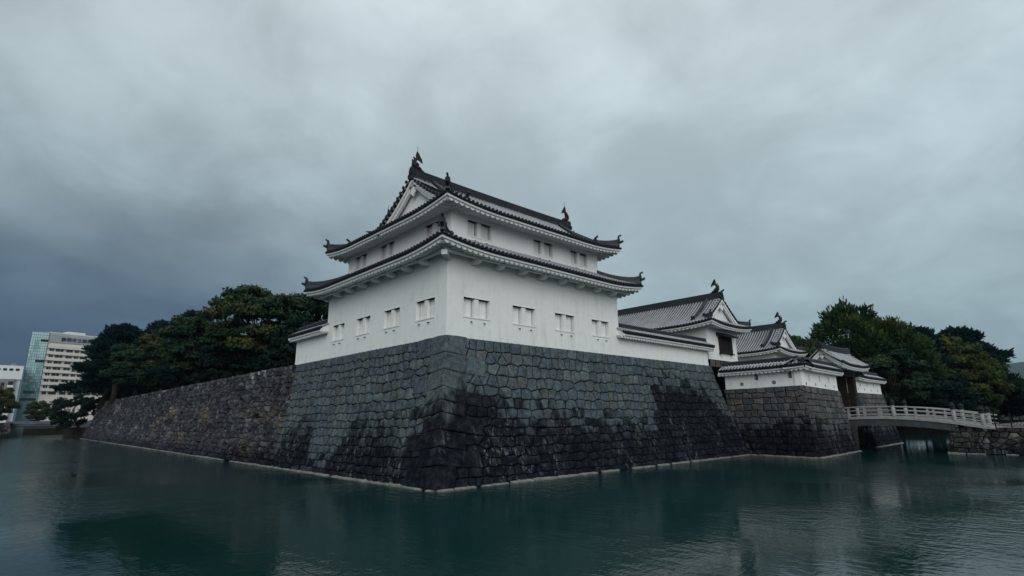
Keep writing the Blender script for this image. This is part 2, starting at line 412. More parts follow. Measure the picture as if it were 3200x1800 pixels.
def oni(parent, p, out, s=1., horn=True):
    """ridge-end tile: shouldered shield with boss and round horn tile"""
    p = V(p); out = V(out).normalized(); a = V((-out.y, out.x, 0)); mb = MB()
    sh = [(-.3, -.12), (-.34, .1), (-.22, .22), (-.2, .5), (-.1, .62), (.1, .62), (.2, .5), (.22, .22), (.34, .1), (.3, -.12)]
    mb.prism([p + a * x * s + V((0, 0, z * s)) for x, z in sh], -out * .14 * s)
    c = p + V((0, 0, .26 * s)); mb.tube([c, c + out * .07 * s], .13 * s, 10)
    if horn: c = p + V((0, 0, .66 * s)); mb.tube([c - out * .1 * s, c + out * .08 * s + V((0, 0, .03)), c + out * .22 * s + V((0, 0, .12 * s))], [.07 * s, .085 * s, .09 * s], 10)
    return mb.build('ridge_end_tile', M['tile_dark'], parent)

def shachi(parent, p, out, s=1., rod=True):
    """fish-shaped ridge ornament: head down on the ridge facing outwards, body rising, tail fins thrown back"""
    p = V(p); out = V(out).normalized(); sd = V((-out.y, out.x, 0))
    X = lambda a, z: p + out * a * s + V((0, 0, z * s))
    mb = MB()
    path = [(-.42, .02), (-.25, .16), (.02, .22), (.2, .38), (.22, .62), (.12, .84), (.0, .98), (-.06, 1.08)]
    mb.tube([X(*q) for q in path], [.14 * s, .24 * s, .28 * s, .26 * s, .22 * s, .17 * s, .12 * s, .08 * s], 10, squash=.75, up=sd)
    def fin(pts, t=.06): mb.prism([X(*q) - sd * t * s / 2 for q in pts], sd * t * s)
    fin([(.08, .95), (.06, 1.25), (.0, 1.56), (-.12, 1.46), (-.26, 1.24), (-.42, 1.02), (-.5, .74), (-.32, .84), (-.14, .9)], .1)
    fin([(.0, .98), (.1, 1.2), (.04, 1.45), (-.04, 1.3)])
    for (a, z) in ((.36, .42), (.36, .66), (.24, .9)): fin([(a - .14, z - .08), (a + .08, z + .02), (a + .04, z + .16), (a - .12, z + .08)], .05)
    fin([(-.44, -.02), (-.62, .1), (-.46, .16), (-.3, .22), (-.2, .1)], .2)
    for q in (-1, 1):
        mb.prism([X(.0, .2) + sd * q * .1 * s, X(.2, .5) + sd * q * .3 * s, X(-.05, .42) + sd * q * .28 * s], sd * q * .04 * s)
    o = mb.build('fish_ornament', M['bronze'], parent)
    if rod:
        m2 = MB(); m2.tube([X(-.05, 1.0), X(-.05, 2.0)], .014, 5); m2.build('lightning_rod', M['metal_dark'], parent)
    return o

def verge(parent, P0, A, I, L, D0, D1, h, side, sp=.33, mats='tile_dark'):
    """short round tiles lying across a gable verge; P0 eave origin, A along ridge (outwards), running up the slope from D0 to D1"""
    n = int((D1 - D0) / sp)
    for k in range(n + 1):
        d = D0 + k * sp; c = V(P0) + V(I) * d + V((0, 0, h(d) + .06)); mb = MB()
        mb.tube([c - V(A) * .55, c + V(A) * .12], .085, 8, M['tile_row']); mb.tube([c + V(A) * .10, c + V(A) * .17], .11, 10, M[mats])
        link_mesh('verge_tile', mb.mesh('verge_tile', None, origin(parent)), parent)

def gable(parent, base, A, S, half, h, hw, d0, thick=.18):
    """plastered gable with barge boards and a carved pendant. base: point on roof axis at eave datum, A outwards, S sideways; half = eave half width"""
    base = V(base); A = V(A); S = V(S)
    n = 9; xs = [hw * (1 - i / (n - 1)) for i in range(n)]
    top = lambda x, off=0.: base + S * x + V((0, 0, h(half - abs(x)) + off))
    mb = MB()
    zb = h(d0) - .15
    poly = [base + S * -hw + V((0, 0, zb)), base + S * hw + V((0, 0, zb))] + [top(x, -.12) for x in xs] + [top(-x, -.12) for x in reversed(xs[:-1])]
    mb.prism([p - A * .45 for p in poly], -A * .1); gw = mb.build('gable_wall', M['plaster'], parent)
    for q in (1, -1):
        b = MB()
        for (o0, o1, dp) in ((-.08, -.30, 0.), (-.30, -.52, .1)):
            for i in range(n - 1):
                a0, a1 = xs[i] * q, xs[i + 1] * q
                c = [top(a0, o1), top(a1, o1), top(a0, o0), top(a1, o0)]
                b.solid([c[0] - A * (dp + thick), c[1] - A * (dp + thick), c[0] - A * dp, c[1] - A * dp, c[2] - A * (dp + thick), c[3] - A * (dp + thick), c[2] - A * dp, c[3] - A * dp])
        b.build('barge_board', M['plaster'], parent)
    g = MB(); c = top(0, -.55) - A * .1
    sh = [(0, .08), (.16, .0), (.34, .06), (.40, -.08), (.26, -.16), (.2, -.3), (.3, -.42), (.16, -.5), (.0, -.68), (-.16, -.5), (-.3, -.42), (-.2, -.3), (-.26, -.16), (-.40, -.08), (-.34, .06), (-.16, .0)]
    k = min(1., hw / 2.6)
    g.prism([c + S * x * k + V((0, 0, z * k)) for x, z in sh], -A * .1); g.build('gable_pendant', M['plaster'], parent)
    return gw

def irimoya(parent, x0, x1, y0, y1, ze, h, g, axis, near_end, lift=.28, overhang=1.2, sp=.3, ornament=True, back=True, scale=1., rafter=.4):
    """hip-and-gable roof on a rectangle of eaves. axis 'x' or 'y' = ridge direction; near_end -1/+1 end that is fully dressed"""
    roof = parent
    X, Y, Z = V((1, 0, 0)), V((0, 1, 0)), V((0, 0, 1))
    if axis == 'y':
        half = (x1 - x0) / 2; L = y1 - y0; xc = (x0 + x1) / 2
        slope(roof, (x0, y0, ze), Y, X, L, half, h, (True, True), g, lift=lift, overhang=overhang, sp=sp, rafter=rafter)
        slope(roof, (x1, y0, ze), Y, -X, L, half, h, (True, True), g, lift=lift, overhang=overhang, sp=sp, rows=back, rafter=0 if not back else rafter)
        slope(roof, (x0, y0, ze), X, Y, 2 * half, g, h, (True, True), None, lift=lift, overhang=overhang, sp=sp, rafter=rafter)
        slope(roof, (x0, y1, ze), X, -Y, 2 * half, g, h, (True, True), None, lift=lift, overhang=overhang, sp=sp, rows=False, rafter=0)
        zr = ze + h(half)
        ridge(roof, [(xc, y0 + g - .2, zr), (xc, y1 - g + .2, zr)], .4 * scale, .55 * scale)
        for e, yy in ((-1, y0 + g), (1, y1 - g)):
            A = V((0, e, 0))
            gable(roof, (xc, yy + e * .25, ze), A, X, half, h, half - g - .1, g)
            if e == -1:
                for q in (-1, 1):
                    verge(roof, (x0 if q < 0 else x1, yy + e * .15, ze), A, V((-q, 0, 0)), L, g + .1, half - .2, h, q)
                    xs = [xc + q * (half - d) for d in (half - .15, half * .75, half * .5, g * 1.05, g * .75)]
                    ridge(roof, [(xx, yy + 1.15, ze + h(half - abs(xx - xc)) - .02) for xx in xs], .24 * scale, .26 * scale, 'descending_ridge', 2)
                    oni(roof, (xs[-1], yy + 1.15, ze + h(g * .75)), (q, 0, 0), .75 * scale, False)
            oni(roof, (xc, yy + e * .32, zr + .02), A, .95 * scale, e == -1)
            if ornament: shachi(roof, (xc, yy + e * -.28, zr + .56 * scale), A, .88 * scale, False)
        for cx, cy, qx, qy in ((x0, y0, 1, 1), (x1, y0, -1, 1), (x0, y1, 1, -1), (x1, y1, -1, -1)):
            pts = []
            for k in range(6):
                d = .12 + (g + .25) * k / 5
                pts.append((cx + qx * d, cy + qy * d, ze + h(d) + lift * 2 * (1 - d / 3.6) ** 2 * max(0, 1 - d / 2.2)))
            ridge(roof, pts, .24 * scale, .2 * scale, 'hip_ridge', 2)
            oni(roof, V(pts[0]) + V((0, 0, .0)), (-qx, -qy, 0), .62 * scale)
    return roof

# ------------------------------------------------------------------ masonry
def stone_faces(P, N, poly, mb, gap, bulge, tone, back=.16, seed=0, keep=None, lean=0., ux=1.25):
    """one dressed stone from a polygon in wall coordinates (u, v)"""
    n = len(poly); cu = sum(p[0] for p in poly) / n; cv_ = sum(p[1] for p in poly) / n
    def ins(p, a):
        if keep is not None and abs(p[0] - keep) < 1e-6:
            dv = cv_ - p[1]; return (p[0], p[1] + math.copysign(min(a, abs(dv)), dv))
        d = math.hypot(cu - p[0], cv_ - p[1]) + 1e-6; k = min(.8, a * 1.2 / d); return (p[0] + (cu - p[0]) * min(.8, k * ux), p[1] + (cv_ - p[1]) * k)
    def at(p, d): return P(*p) + N(*p) * d
    r0 = [at(ins(p, gap), -back) for p in poly]; r1 = [at(ins(p, gap * 1.1), bulge * .25) for p in poly]
    r2 = []
    for i, p in enumerate(poly):
        q = ins(p, gap + .035); r2.append(at(q, bulge * (.75 + .5 * noise.noise(V((q[0] * 2.1 + seed, q[1] * 2.1, seed * .37)))) + lean * (q[1] - cv_)))
    cc = at((cu, cv_), bulge * 1.0)
    for a, b in ((r0, r1), (r1, r2)):
        for i in range(n): mb.face([a[i], a[(i + 1) % n], b[(i + 1) % n], b[i]], None, tone)
    for i in range(n): mb.face([r2[i], r2[(i + 1) % n], cc], None, tone)

def courses(L, H, ch, sw, jit, seed, u_start=None, amp=.2, L_top=None, shear=0.):
    """fitted irregular masonry: cells of a loosely coursed point set, polygons in (u, v)"""
    rr = random.Random(seed); n = max(2, round(H / ch)); hs = [0.]
    ws = [rr.uniform(.8, 1.2) for _ in range(n)]; tot = sum(ws)
    for a in ws: hs.append(hs[-1] + a / tot * H)
    us = u_start(0) if u_start else 0.; Lt = L if L_top is None else L_top
    pts = []; rows = []
    for i in range(n):
        u = us - sw * rr.random() * .9; row = []; hh = hs[i + 1] - hs[i]
        while u < max(L, Lt) + sw:
            wd = sw * rr.choice((.55, .7, .85, 1., 1., 1.15, 1.4, 1.9)) * rr.uniform(.88, 1.12)
            k = 0. if i in (0, n - 1) else rr.uniform(-1, 1) * amp * hh
            row.append((u + wd / 2 + rr.uniform(-1, 1) * jit * .5, (hs[i] + hs[i + 1]) / 2 + k, i)); u += wd
        rows.append(row); pts += row
    sv = sw / ch * 1.45         # scale v so that cells come out roughly as wide as the stones
    def clip(poly, nx, ny, c):  # keep nx*x + ny*y <= c
        out = []; m = len(poly)
        for k in range(m):
            p, q = poly[k], poly[(k + 1) % m]; dp = nx * p[0] + ny * p[1] - c; dq = nx * q[0] + ny * q[1] - c
            if dp <= 0: out.append(p)
            if (dp < 0 < dq) or (dq < 0 < dp):
                t = dp / (dp - dq); out.append((p[0] + (q[0] - p[0]) * t, p[1] + (q[1] - p[1]) * t))
        return out
    F = lambda p: (p[0] + shear * p[1], p[1] * sv); G = lambda p: (p[0] - shear * p[1] / sv, p[1] / sv)
    out = []
    for (u, v, i) in pts:
        x, y = F((u, v)); R_ = 3.2 * sw
        poly = [(x - R_, y - R_), (x + R_, y - R_), (x + R_, y + R_), (x - R_, y + R_)]
        for k in range(max(0, i - 2), min(n, i + 3)):
            for q in rows[k]:
                if q[0] < u - 4.2 * sw or q[0] > u + 4.2 * sw or q == (u, v, i): continue
                a, b = F(q); nx, ny = a - x, b - y
                if nx * nx + ny * ny > 22 * sw * sw: continue
                poly = clip(poly, nx, ny, (a * a + b * b - x * x - y * y) / 2)
                if len(poly) < 3: break
            if len(poly) < 3: break
        if len(poly) < 3: continue
        poly = [G(p) for p in poly]
        poly = clip(poly, 0, -1, 0.); poly = clip(poly, 0, 1, H) if len(poly) > 2 else poly
        if len(poly) > 2: poly = clip(poly, -1, 0, -us)
        if len(poly) > 2: poly = clip(poly, 1, (L - Lt) / H, L)
        q = [p for k, p in enumerate(poly) if math.hypot(p[0] - poly[k - 1][0], p[1] - poly[k - 1][1]) > .05 * sw]
        if len(q) < 3: continue
        w_ = max(p[0] for p in q) - min(p[0] for p in q); h_ = max(p[1] for p in q) - min(p[1] for p in q)
        if w_ < .25 * sw or h_ < .25 * ch: continue
        # slightly wandering edges shared by both neighbours
        e = []
        for k, p in enumerate(q):
            r_ = q[(k + 1) % len(q)]; e.append(p); d = math.hypot(r_[0] - p[0], r_[1] - p[1])
            if d > .35 * sw:
                mx, my = (p[0] + r_[0]) / 2, (p[1] + r_[1]) / 2
                if .02 < my < H - .02 and mx > us + .02:
                    o_ = .07 * d * noise.noise(V((mx * 3.3, my * 3.3, seed * .7)))
                    nx, ny = (r_[1] - p[1]) / d, -(r_[0] - p[0]) / d
                    if nx < 0 or (nx == 0 and ny < 0): nx, ny = -nx, -ny
                    mx += nx * o_ * 2; my += ny * o_ * 2
                e.append((mx, my))
        out.append(e)
    return out

def patch(b0, b1, t0, t1, curve=.2):
    """battered wall face between a bottom and a top edge; v is height above water"""
    b0, b1, t0, t1 = map(V, (b0, b1, t0, t1)); L = (b1 - b0).length; H = t0.z - b0.z
    out = (b1 - b0).cross(V((0, 0, 1))).normalized()
    cb = (b0 + b1) / 2; ct = (t0 + t1) / 2
    def P(u, v):
        a = u / L; t = 1 - v / H; k = (1 - curve) * t + curve * t * t      # 0 at the top, 1 at the bottom
        B = b0.lerp(b1, a); T = t0.lerp(t1, a)
        p = T + (B - T) * k; p.z = b0.z + (T.z - b0.z) * (v / H); return p
    nrm = (b1 - b0).cross(t0 - b0).normalized()
    def N(u, v): return nrm
    return P, N, L, H

def masonry(parent, face, polys, mat, gap, bulge, tonef, seed, limit=300, key=None, backing=True, lean=0., ux=1.4):
    P, N, L, H = face; org = origin(parent); eye = V((-16.9, -23.2, 3))
    def ck(pl):
        u = sum(p[0] for p in pl) / len(pl); v = sum(p[1] for p in pl) / len(pl)
        us = [p[0] for p in pl]; vs = [p[1] for p in pl]
        q = P(u, v); d = q - eye
        return -(max(us) - min(us)) * (max(vs) - min(vs)) * abs(d.normalized().dot(N(u, v))) / d.length_squared
    order = sorted(polys, key=ck); rr = random.Random(seed); rest = MB()
    for i, pl in enumerate(order):
        u = sum(p[0] for p in pl) / len(pl); v = sum(p[1] for p in pl) / len(pl)
        tone = tonef(u, v, rr); b = bulge * rr.uniform(.4, 1.5)
        if i < limit:
            mb = MB(); stone_faces(P, N, pl, mb, gap, b, tone, seed=rr.uniform(0, 50), lean=lean, ux=ux)
            link_mesh('stone', mb.mesh('stone', mat, org), parent)
        else: stone_faces(P, N, pl, rest, gap, b, tone, seed=rr.uniform(0, 50), lean=lean, ux=ux)
    if rest.f:
        o = rest.build('stone_field', mat, parent); o['kind'] = 'stuff'
    if backing:
        b = MB(); nu = max(2, int(L / 2)); nv = 6
        for i in range(nu):
            for j in range(nv):
                q = [(L * i / nu, H * j / nv), (L * (i + 1) / nu, H * j / nv), (L * (i + 1) / nu, H * (j + 1) / nv), (L * i / nu, H * (j + 1) / nv)]
                b.face([P(*a) - N(*a) * .1 for a in q])
        b.build('wall_core', M['joint'], parent)

X, Y, Z = V((1, 0, 0)), V((0, 1, 0)), V((0, 0, 1))
ZT = 7.31                      # top of the corner masonry
# ================================================================== SETTING
def sheet(name, lo, hi, z, mat, label=None):
    mb = MB(); mb.face([(lo[0], lo[1], z), (hi[0], lo[1], z), (hi[0], hi[1], z), (lo[0], hi[1], z)])
    return tag(mb.build(name, mat), label, kind='structure')
def block(name, poly, z0, z1, mat, side=None):
    mb = MB(); mb.prism([V((x, y, z0)) for x, y in poly], (0, 0, z1 - z0)); return tag(mb.build(name, mat), kind='structure')
sheet('ground', (-1950, -2250), (5750, 2850), -1.6, M['bed'])
sheet('moat_water', (-200, -120), (112, 196), 0., M['water'])
block('castle_ground', [(1.2, 1.2), (28.6, 1.2), (28.6, 60), (100, 60), (100, 124), (1.2, 124)], -1.5, 7.2, M['soil'])
block('gate_court', [(28.8, -6.6), (36.4, -6.6), (36.4, -6), (47, -6), (53, -5.6), (92, 2), (92, 59.9), (28.8, 59.9)], -1.5, 2.7, M['gravel'])
block('wall_end_bank', [(-1.2, 126), (40, 126), (40, 164), (-1.6, 164), (-4.2, 140)], -1.5, 2.2, M['soil'])
block('far_bank', [(93, 3), (97, -.5), (108, -4), (110, -60), (260, -60), (260, 60), (93, 60)], -1.5, 1.8, M['soil'])
block('outer_bank', [(-60, -23.8), (38.9, -23.8), (38.9, -14.1), (75, -15), (109, -24), (109, -80), (-60, -80)], -1.5, 1.9, M['gravel'])
block('street_bank', [(-60, -23.9), (-19.5, -23.9), (-19.5, 150), (-13.4, 152), (-12.2, 196), (-60, 196)], -1.5, 2.4, M['soil'])
block('city_ground', [(-900, 196.1), (300, 196.1), (300, 2300), (-900, 2300)], -1.5, 2.4, M['soil'])
# hill far off to the right
def hill():
    mb = MB(); nx, ny = 40, 14; g = []
    for i in range(nx + 1):
        for j in range(ny + 1):
            y = (-700 + 1700 * i / nx) * 2.6; x = 3500 + 2000 * j / ny
            prof = math.exp(-((y - 104) / 860) ** 2) * 300 + math.exp(-((y + 1090) / 680) ** 2) * 400
            z = (prof + 80 * noise.noise(V((x * .0015, y * .0023, 1.)))) * math.sin(math.pi * min(1, .03 + j / ny)) ** .8
            g.append((x, y, max(-1.5, z)))
    mb.v = g
    for i in range(nx):
        for j in range(ny):
            k = i * (ny + 1) + j; mb.f.append((k, k + 1, k + ny + 2, k + ny + 1)); mb.m.append(0); mb.tone.append(None)
    return tag(mb.build('hill', M['grass'], None, True), kind='structure')
hill()

# ================================================================== STONE WALLS
BL, BR = 2.48, 2.84            # batter of the left and right faces
def tone_new(u, v, rr):
    return (rr.random(), rr.random() ** 14 * .6, max(0, rr.random() - .86) * 3)
# --- right face with the corner blocks
wr = thing('stone_wall', 'tall grey dressed stone moat wall under the turret, face right of the near corner', 'stone wall', (14, -2.84, 0))
faceR = patch((-BL, -BR, 0), (28.2, -BR + .1, 0), (0, 0, ZT), (28.6, 0, ZT))
# keep the corner edge common to both faces
def corner_patch(b0, b1, t0, t1): return patch(b0, b1, t0, t1)
wl = thing('stone_wall', 'grey dressed stone moat wall, left of the near corner below the white plaster wall', 'stone wall', (-2.48, 8, 0))
wo = thing('stone_wall', 'long rough brown stone moat wall running away under the trees', 'stone wall', (-2.5, 70, 0))
cz = [0, 1.0, 1.79, 2.57, 3.34, 3.94, 4.61, 5.47, 6.38, ZT]
clR = [1.0, 2.5, 1.5, 2.6, 1.35, 2.5, 1.4, 2.7, 1.35]; clL = [2.3, 1.3, 2.6, 1.4, 2.6, 1.3, 2.6, 1.25, 2.4]
def clen(tab):
    def f(v):
        for i in range(9):
            if cz[i] <= v < cz[i + 1]: return tab[i] - .12
        return tab[-1]
    return f
def warp(u, v): return v - .55 * math.sin(math.pi * min(1., max(0., v / ZT))) ** .7 * (1 - math.exp(-u / 1.9))
def PR(u, v):
    v = warp(u, v); t = 1 - v / ZT; k = .8 * t + .2 * t * t; return V((-BL * k + u, -BR * k, v))
def PL(u, v):
    v = warp(u, v); t = 1 - v / ZT; k = .8 * t + .2 * t * t; return V((-BL * k, -BR * k + u, v))
_nr = V((0, -ZT, BR)).normalized(); _nl = V((-ZT, 0, BL)).normalized(); _nc = (_nr + _nl).normalized() * 1.1
NR = lambda u, v: _nr if u > 1e-6 else _nc
NL = lambda u, v: _nl if u > 1e-6 else _nc
endR = lambda v: 28.25 + BL * (.8 * (1 - v / ZT) + .2 * (1 - v / ZT) ** 2)
FR = (PR, NR, 30.8, ZT); FL = (PL, NL, 19.8, ZT)
masonry(wr, FR, courses(30.7, ZT, .53, .62, .14, 3, lambda v: .8, .15, 28.3), M['stone_right'], .025, .045, tone_new, 11, 300, ux=1.4)
masonry(wl, FL, courses(19.3, ZT, .5, .66, .14, 5, lambda v: .8, .16, 19.6), M['stone_left'], .024, .045, tone_new, 12, 300, ux=2.5)
PRc = lambda u, v: PR(u, v) + NR(u, v) * .05
PLc = lambda u, v: PL(u, v) + NL(u, v) * .05
rr = random.Random(2)
for i in range(9):
    a, b = cz[i], cz[i + 1]; mb = MB(); tone = (rr.uniform(.3, .9), 0, rr.random() * .3)
    j = lambda: rr.uniform(-.035, .035)
    def blockpoly(L, u0=0.): return [(u0, a), (u0 + (L - u0) / 2, a + j()), (L, a + j()), (L + j(), (a + b) / 2), (L, b + j()), (u0 + (L - u0) / 2, b + j()), (u0, b), (u0, (a + b) / 2)]
    splitR = clR[i] > 2.2 and rr.random() < .45
    for (P_, N_, L) in ((PRc, NR, clR[i]), (PLc, NL, clL[i])):
        Lc = L
        if L > 2.2 and rr.random() < .5: Lc = L * .52
        pl = blockpoly(Lc); stone_faces(P_, N_, pl, mb, .018, .05, tone, seed=i, keep=0., back=.22)
        if Lc < L:
            m2 = MB(); stone_faces(P_, N_, blockpoly(L, Lc), m2, .018, .05, (rr.random(), 0, 0), seed=i + 20, back=.22)
            link_mesh('stone', m2.mesh('stone', M['stone_right' if P_ is PRc else 'stone_left'], origin(wr if P_ is PRc else wl)), wr if P_ is PRc else wl)
    link_mesh('corner_stone', mb.mesh('corner_stone', M['stone_right'], origin(wr)), wr)
# --- rough old face running into the distance
def PO(u, v):
    t = 1 - v / ZT; k = .8 * t + .2 * t * t; y = 15.7 + u
    bul = .12 * noise.noise(V((y * .12, v * .3, 3.)))
    return V((-BL * k + bul, y - .0, v))
def tone_old(u, v, rr):
    y = 15.7 + u; c = noise.noise(V((y * .16 + 3, v * .45, 5.)))
    och = max(0., c * 3.2 - .5) * rr.random() ** 2 * 1.5 if v < 5.8 and y < 60 else 0
    if 18.6 < y < 19.6 and 6.2 < v < 6.8: och = 1.6
    return (min(1, rr.random() * .8 + max(0, c) * .5), min(1.3, och), 0)
pol = [p for p in courses(107, ZT, .40, .50, .2, 9, None, .38, None, -.25) if sum(q[0] for q in p) / len(p) > .45 + 3.5 * sum(q[1] for q in p) / len(p) / ZT]
masonry(wo, (PO, NL, 107, ZT), pol, M['stone_old'], .028, .20, tone_old, 13, 300, lean=.12, ux=2.0)
# far end return of the old wall
mb = MB()
for j in range(8):
    v0, v1 = ZT * j / 8, ZT * (j + 1) / 8; a0, a1 = PO(107, v0), PO(107, v1)
    f0 = BL * (.8 * (1 - v0 / ZT) + .2 * (1 - v0 / ZT) ** 2); f1 = BL * (.8 * (1 - v1 / ZT) + .2 * (1 - v1 / ZT) ** 2)
    mb.face([a0 + V((0, f0, 0)), V((40, a0.y + f0, v0)), V((40, a1.y + f1, v1)), a1 + V((0, f1, 0))], None, (.4, 0, 0))
    mb.face([a0, a0 + V((0, f0, 0)), a1 + V((0, f1, 0)), a1], None, (.4, 0, 0))
mb.build('end_face', M['stone_old'], wo)
# --- capping earth behind the coping of the walls
for lo, hi in (((-.05, 19.9), (1.3, 123)), ((-.0, .02), (1.3, 19.8)), ((1.3, .02), (28.5, 1.3))):
    sheet('wall_top', lo, hi, ZT - .03, M['soil'])

# --- bastion before the gate
bs = thing('stone_wall', 'brownish stone base of the gate bastion, left of the bridge', 'stone wall', (31, -7.5, 0))
bastA = patch((27.9, -2.0, 0), (26.64, -8.34, 0), (28.3, -1.0, 5.2), (27.35, -7.7, 5.2))
bastB = patch((26.64, -8.34, 0), (37.3, -7.95, 0), (27.35, -7.7, 5.2), (36.65, -7.3, 5.02))
bastC = patch((37.3, -7.95, 0), (38.0, 1.5, 0), (36.65, -7.3, 5.02), (36.8, 1.5, 5.02))
def tone_b(u, v, rr): return (rr.random(), rr.random() ** 6 * .35, 0)
for f, sd_, lim in ((bastA, 21, 150), (bastB, 22, 150), (bastC, 23, 0)):
    masonry(bs, f, courses(f[2], f[3], .46, .66, .08, sd_, None, .06), M['stone_bastion'], .024, .05, tone_b, sd_, lim)
mb = MB(); mb.face([(28.3, -1, 5.19), (27.35, -7.65, 5.19), (36.6, -7.25, 5.01), (36.8, 1.5, 5.01), (28.6, 1.5, 5.19)]); mb.build('wall_top', M['soil'], bs)
ps = thing('stone_wall', 'brownish stone pier base standing right of the gate behind the bridge', 'stone wall', (49.5, -7, 0))
pierA = patch((44.2, 1.5, 0), (44.5, -7.42, 0), (45.6, 1.5, 5.12), (45.1, -6.4, 5.12))
pierB = patch((44.5, -7.42, 0), (55.0, -7.1, 0), (45.1, -6.4, 5.12), (54.1, -6.35, 5.14))
pierC = patch((55.0, -7.1, 0), (55.6, 1.5, 0), (54.1, -6.35, 5.14), (54.6, 1.5, 5.14))
for f, sd_, lim in ((pierA, 31, 60), (pierB, 32, 160), (pierC, 33, 0)):
    masonry(ps, f, courses(f[2], f[3], .46, .66, .1, sd_, None, .1), M['stone_bastion'], .024, .05, tone_b, sd_, lim)
mb = MB(); mb.face([(45.6, 1.5, 5.1), (45.1, -6.35, 5.1), (54.1, -6.3, 5.12), (54.6, 1.5, 5.12)]); mb.build('wall_top', M['soil'], ps)
# inner rampart beyond the pier, mostly under the trees
iw = thing('stone_wall', 'low dark stone wall of the inner bank under the trees past the bridge', 'stone wall', (74, -3, 0))
fi = patch((55.4, -6.0, 0), (93.5, 1.6, 0), (55.6, -5.2, 2.6), (93.4, 2.4, 2.6))
masonry(iw, fi, courses(fi[2], fi[3], .5, .8, .2, 41, None, .35), M['stone_bank'], .015, .07, tone_b, 41, 60)
# --- abutment of the outer bank at the right
ab = thing('stone_wall', 'rough boulder retaining wall of the near bank under the iron fence', 'stone wall', (38.7, -18, 0))
fa = patch((38.15, -13.9, 0), (38.5, -24, 0), (38.6, -14.1, 1.95), (38.9, -24, 1.95))
masonry(ab, fa, courses(fa[2], fa[3], .42, .55, .2, 51, None, .4), M['stone_bank'], .014, .10, tone_b, 51, 200)
fb = patch((70, -14.8, 0), (38.15, -13.9, 0), (70, -15.1, 1.95), (38.6, -14.1, 1.95))
masonry(ab, fb, courses(fb[2], fb[3], .42, .7, .2, 52, None, .4), M['stone_bank'], .014, .08, tone_b, 52, 0)

# --- pale kerb stones along the waterline
def kerb(label, pts, seed, ln=1.35, loc=None, skip=.03):
    rr = random.Random(seed); t = thing('waterline_kerb', label, 'kerb', (*pts[0][:2], 0)); org = origin(t)
    for p0, p1 in zip(pts, pts[1:]):
        p0 = V((*p0, 0)); p1 = V((*p1, 0)); A = (p1 - p0).normalized(); N = V((A.y, -A.x, 0)); L = (p1 - p0).length; u = 0.
        while u < L:
            w_ = min(ln * rr.uniform(.55, 1.3), L - u)
            if w_ < .2: break
            if rr.random() > skip:
                z1 = rr.uniform(.035, .075); o = rr.uniform(-.04, .04); mb = MB(); n = 3; rings = []
                for i in range(n + 1):
                    q = p0 + A * (u + .03 + (w_ - .06) * i / n); e = .8 if i in (0, n) else 1.
                    k = rr.uniform(.9, 1.1)
                    rings.append([q + N * a + V((0, 0, b)) for a, b in ((-.3, z1 + .06), (.05 + o, z1 * e * k), (.13 * e + o, z1 * .75 * k), (.15 + o, -.2), (-.3, -.2))])
                for a, b in zip(rings, rings[1:]):
                    for j in range(5): mb.face([a[j], b[j], b[(j + 1) % 5], a[(j + 1) % 5]])
                mb.face(rings[0]); mb.face(list(reversed(rings[-1])))
                link_mesh('kerb_stone', mb.mesh('kerb_stone', M['kerb'], org), t)
            u += w_ + rr.choice((.02, .04, .06, .12, .35)) 
    return t
kerb('pale kerb at the water foot of the dressed wall right of the corner', [(-BL, -BR - .06), (27.9, -BR - .02)], 1)
kerb('pale kerb at the water foot of the wall left of the corner', [(-BL - .06, 125), (-BL - .06, -BR)], 2, 1.6)
kerb('pale kerb around the water foot of the gate bastion', [(27.75, -2.7), (26.6, -8.42), (37.4, -8.02)], 3)
kerb('pale kerb at the water foot of the pier right of the gate', [(44.5, -7.5), (55.1, -7.18)], 4)
kerb('pale kerb at the water foot of the boulder bank wall', [(38.1, -13.8), (38.42, -23.9)], 5, 1.1, skip=.2)

# ================================================================== WINDOWS AND TURRET
def window(parent, O, A, N, wd, ht, drains=True):
    """plastered double-shutter window in an opening; O lower start corner on the wall plane"""
    O = V(O); A = V(A); N = V(N)
    ax = (A, -N, Z); f = MB()
    f.box((-.03, -.035, -.07), (wd + .03, .24, 0), ax=ax, o=O)                    # sill
    fr = f.build('window', M['plaster'], parent)
    f = MB(); f.box((-.02, -.02, ht), (wd + .02, .24, ht + .05), ax=ax, o=O); f.build('lintel', M['plaster'], fr)
    b = MB(); b.box((-.02, .37, -.02), (wd + .02, .39, ht + .02), ax=ax, o=O); b.build('void_sheet', M['void'], fr)  # dark sheet painting the unlit interior behind the shutter slits
    mw = wd * .16
    m = MB(); m.box((wd / 2 - mw / 2, .04, .005), (wd / 2 + mw / 2, .36, ht - .005), ax=ax, o=O); m.build('mullion', M['plaster'], fr)
    pw = (wd - mw) / 2
    for u in (0., wd / 2 + mw / 2):
        s = MB(); s.box((u + .01, .24, .01), (u + pw - .1, .31, ht - .03), ax=ax, o=O); s.build('shutter', M['plaster'], fr)
    if drains:
        for u in (wd * .26, wd * .76):
            d = MB(); c = O + A * u + V((0, 0, -.28)); d.tube([c + N * -.02, c + N * .12, c + N * .13 + V((0, 0, -.07))], .028, 6); d.build('drain_pipe', M['metal_dark'], fr)
    return fr

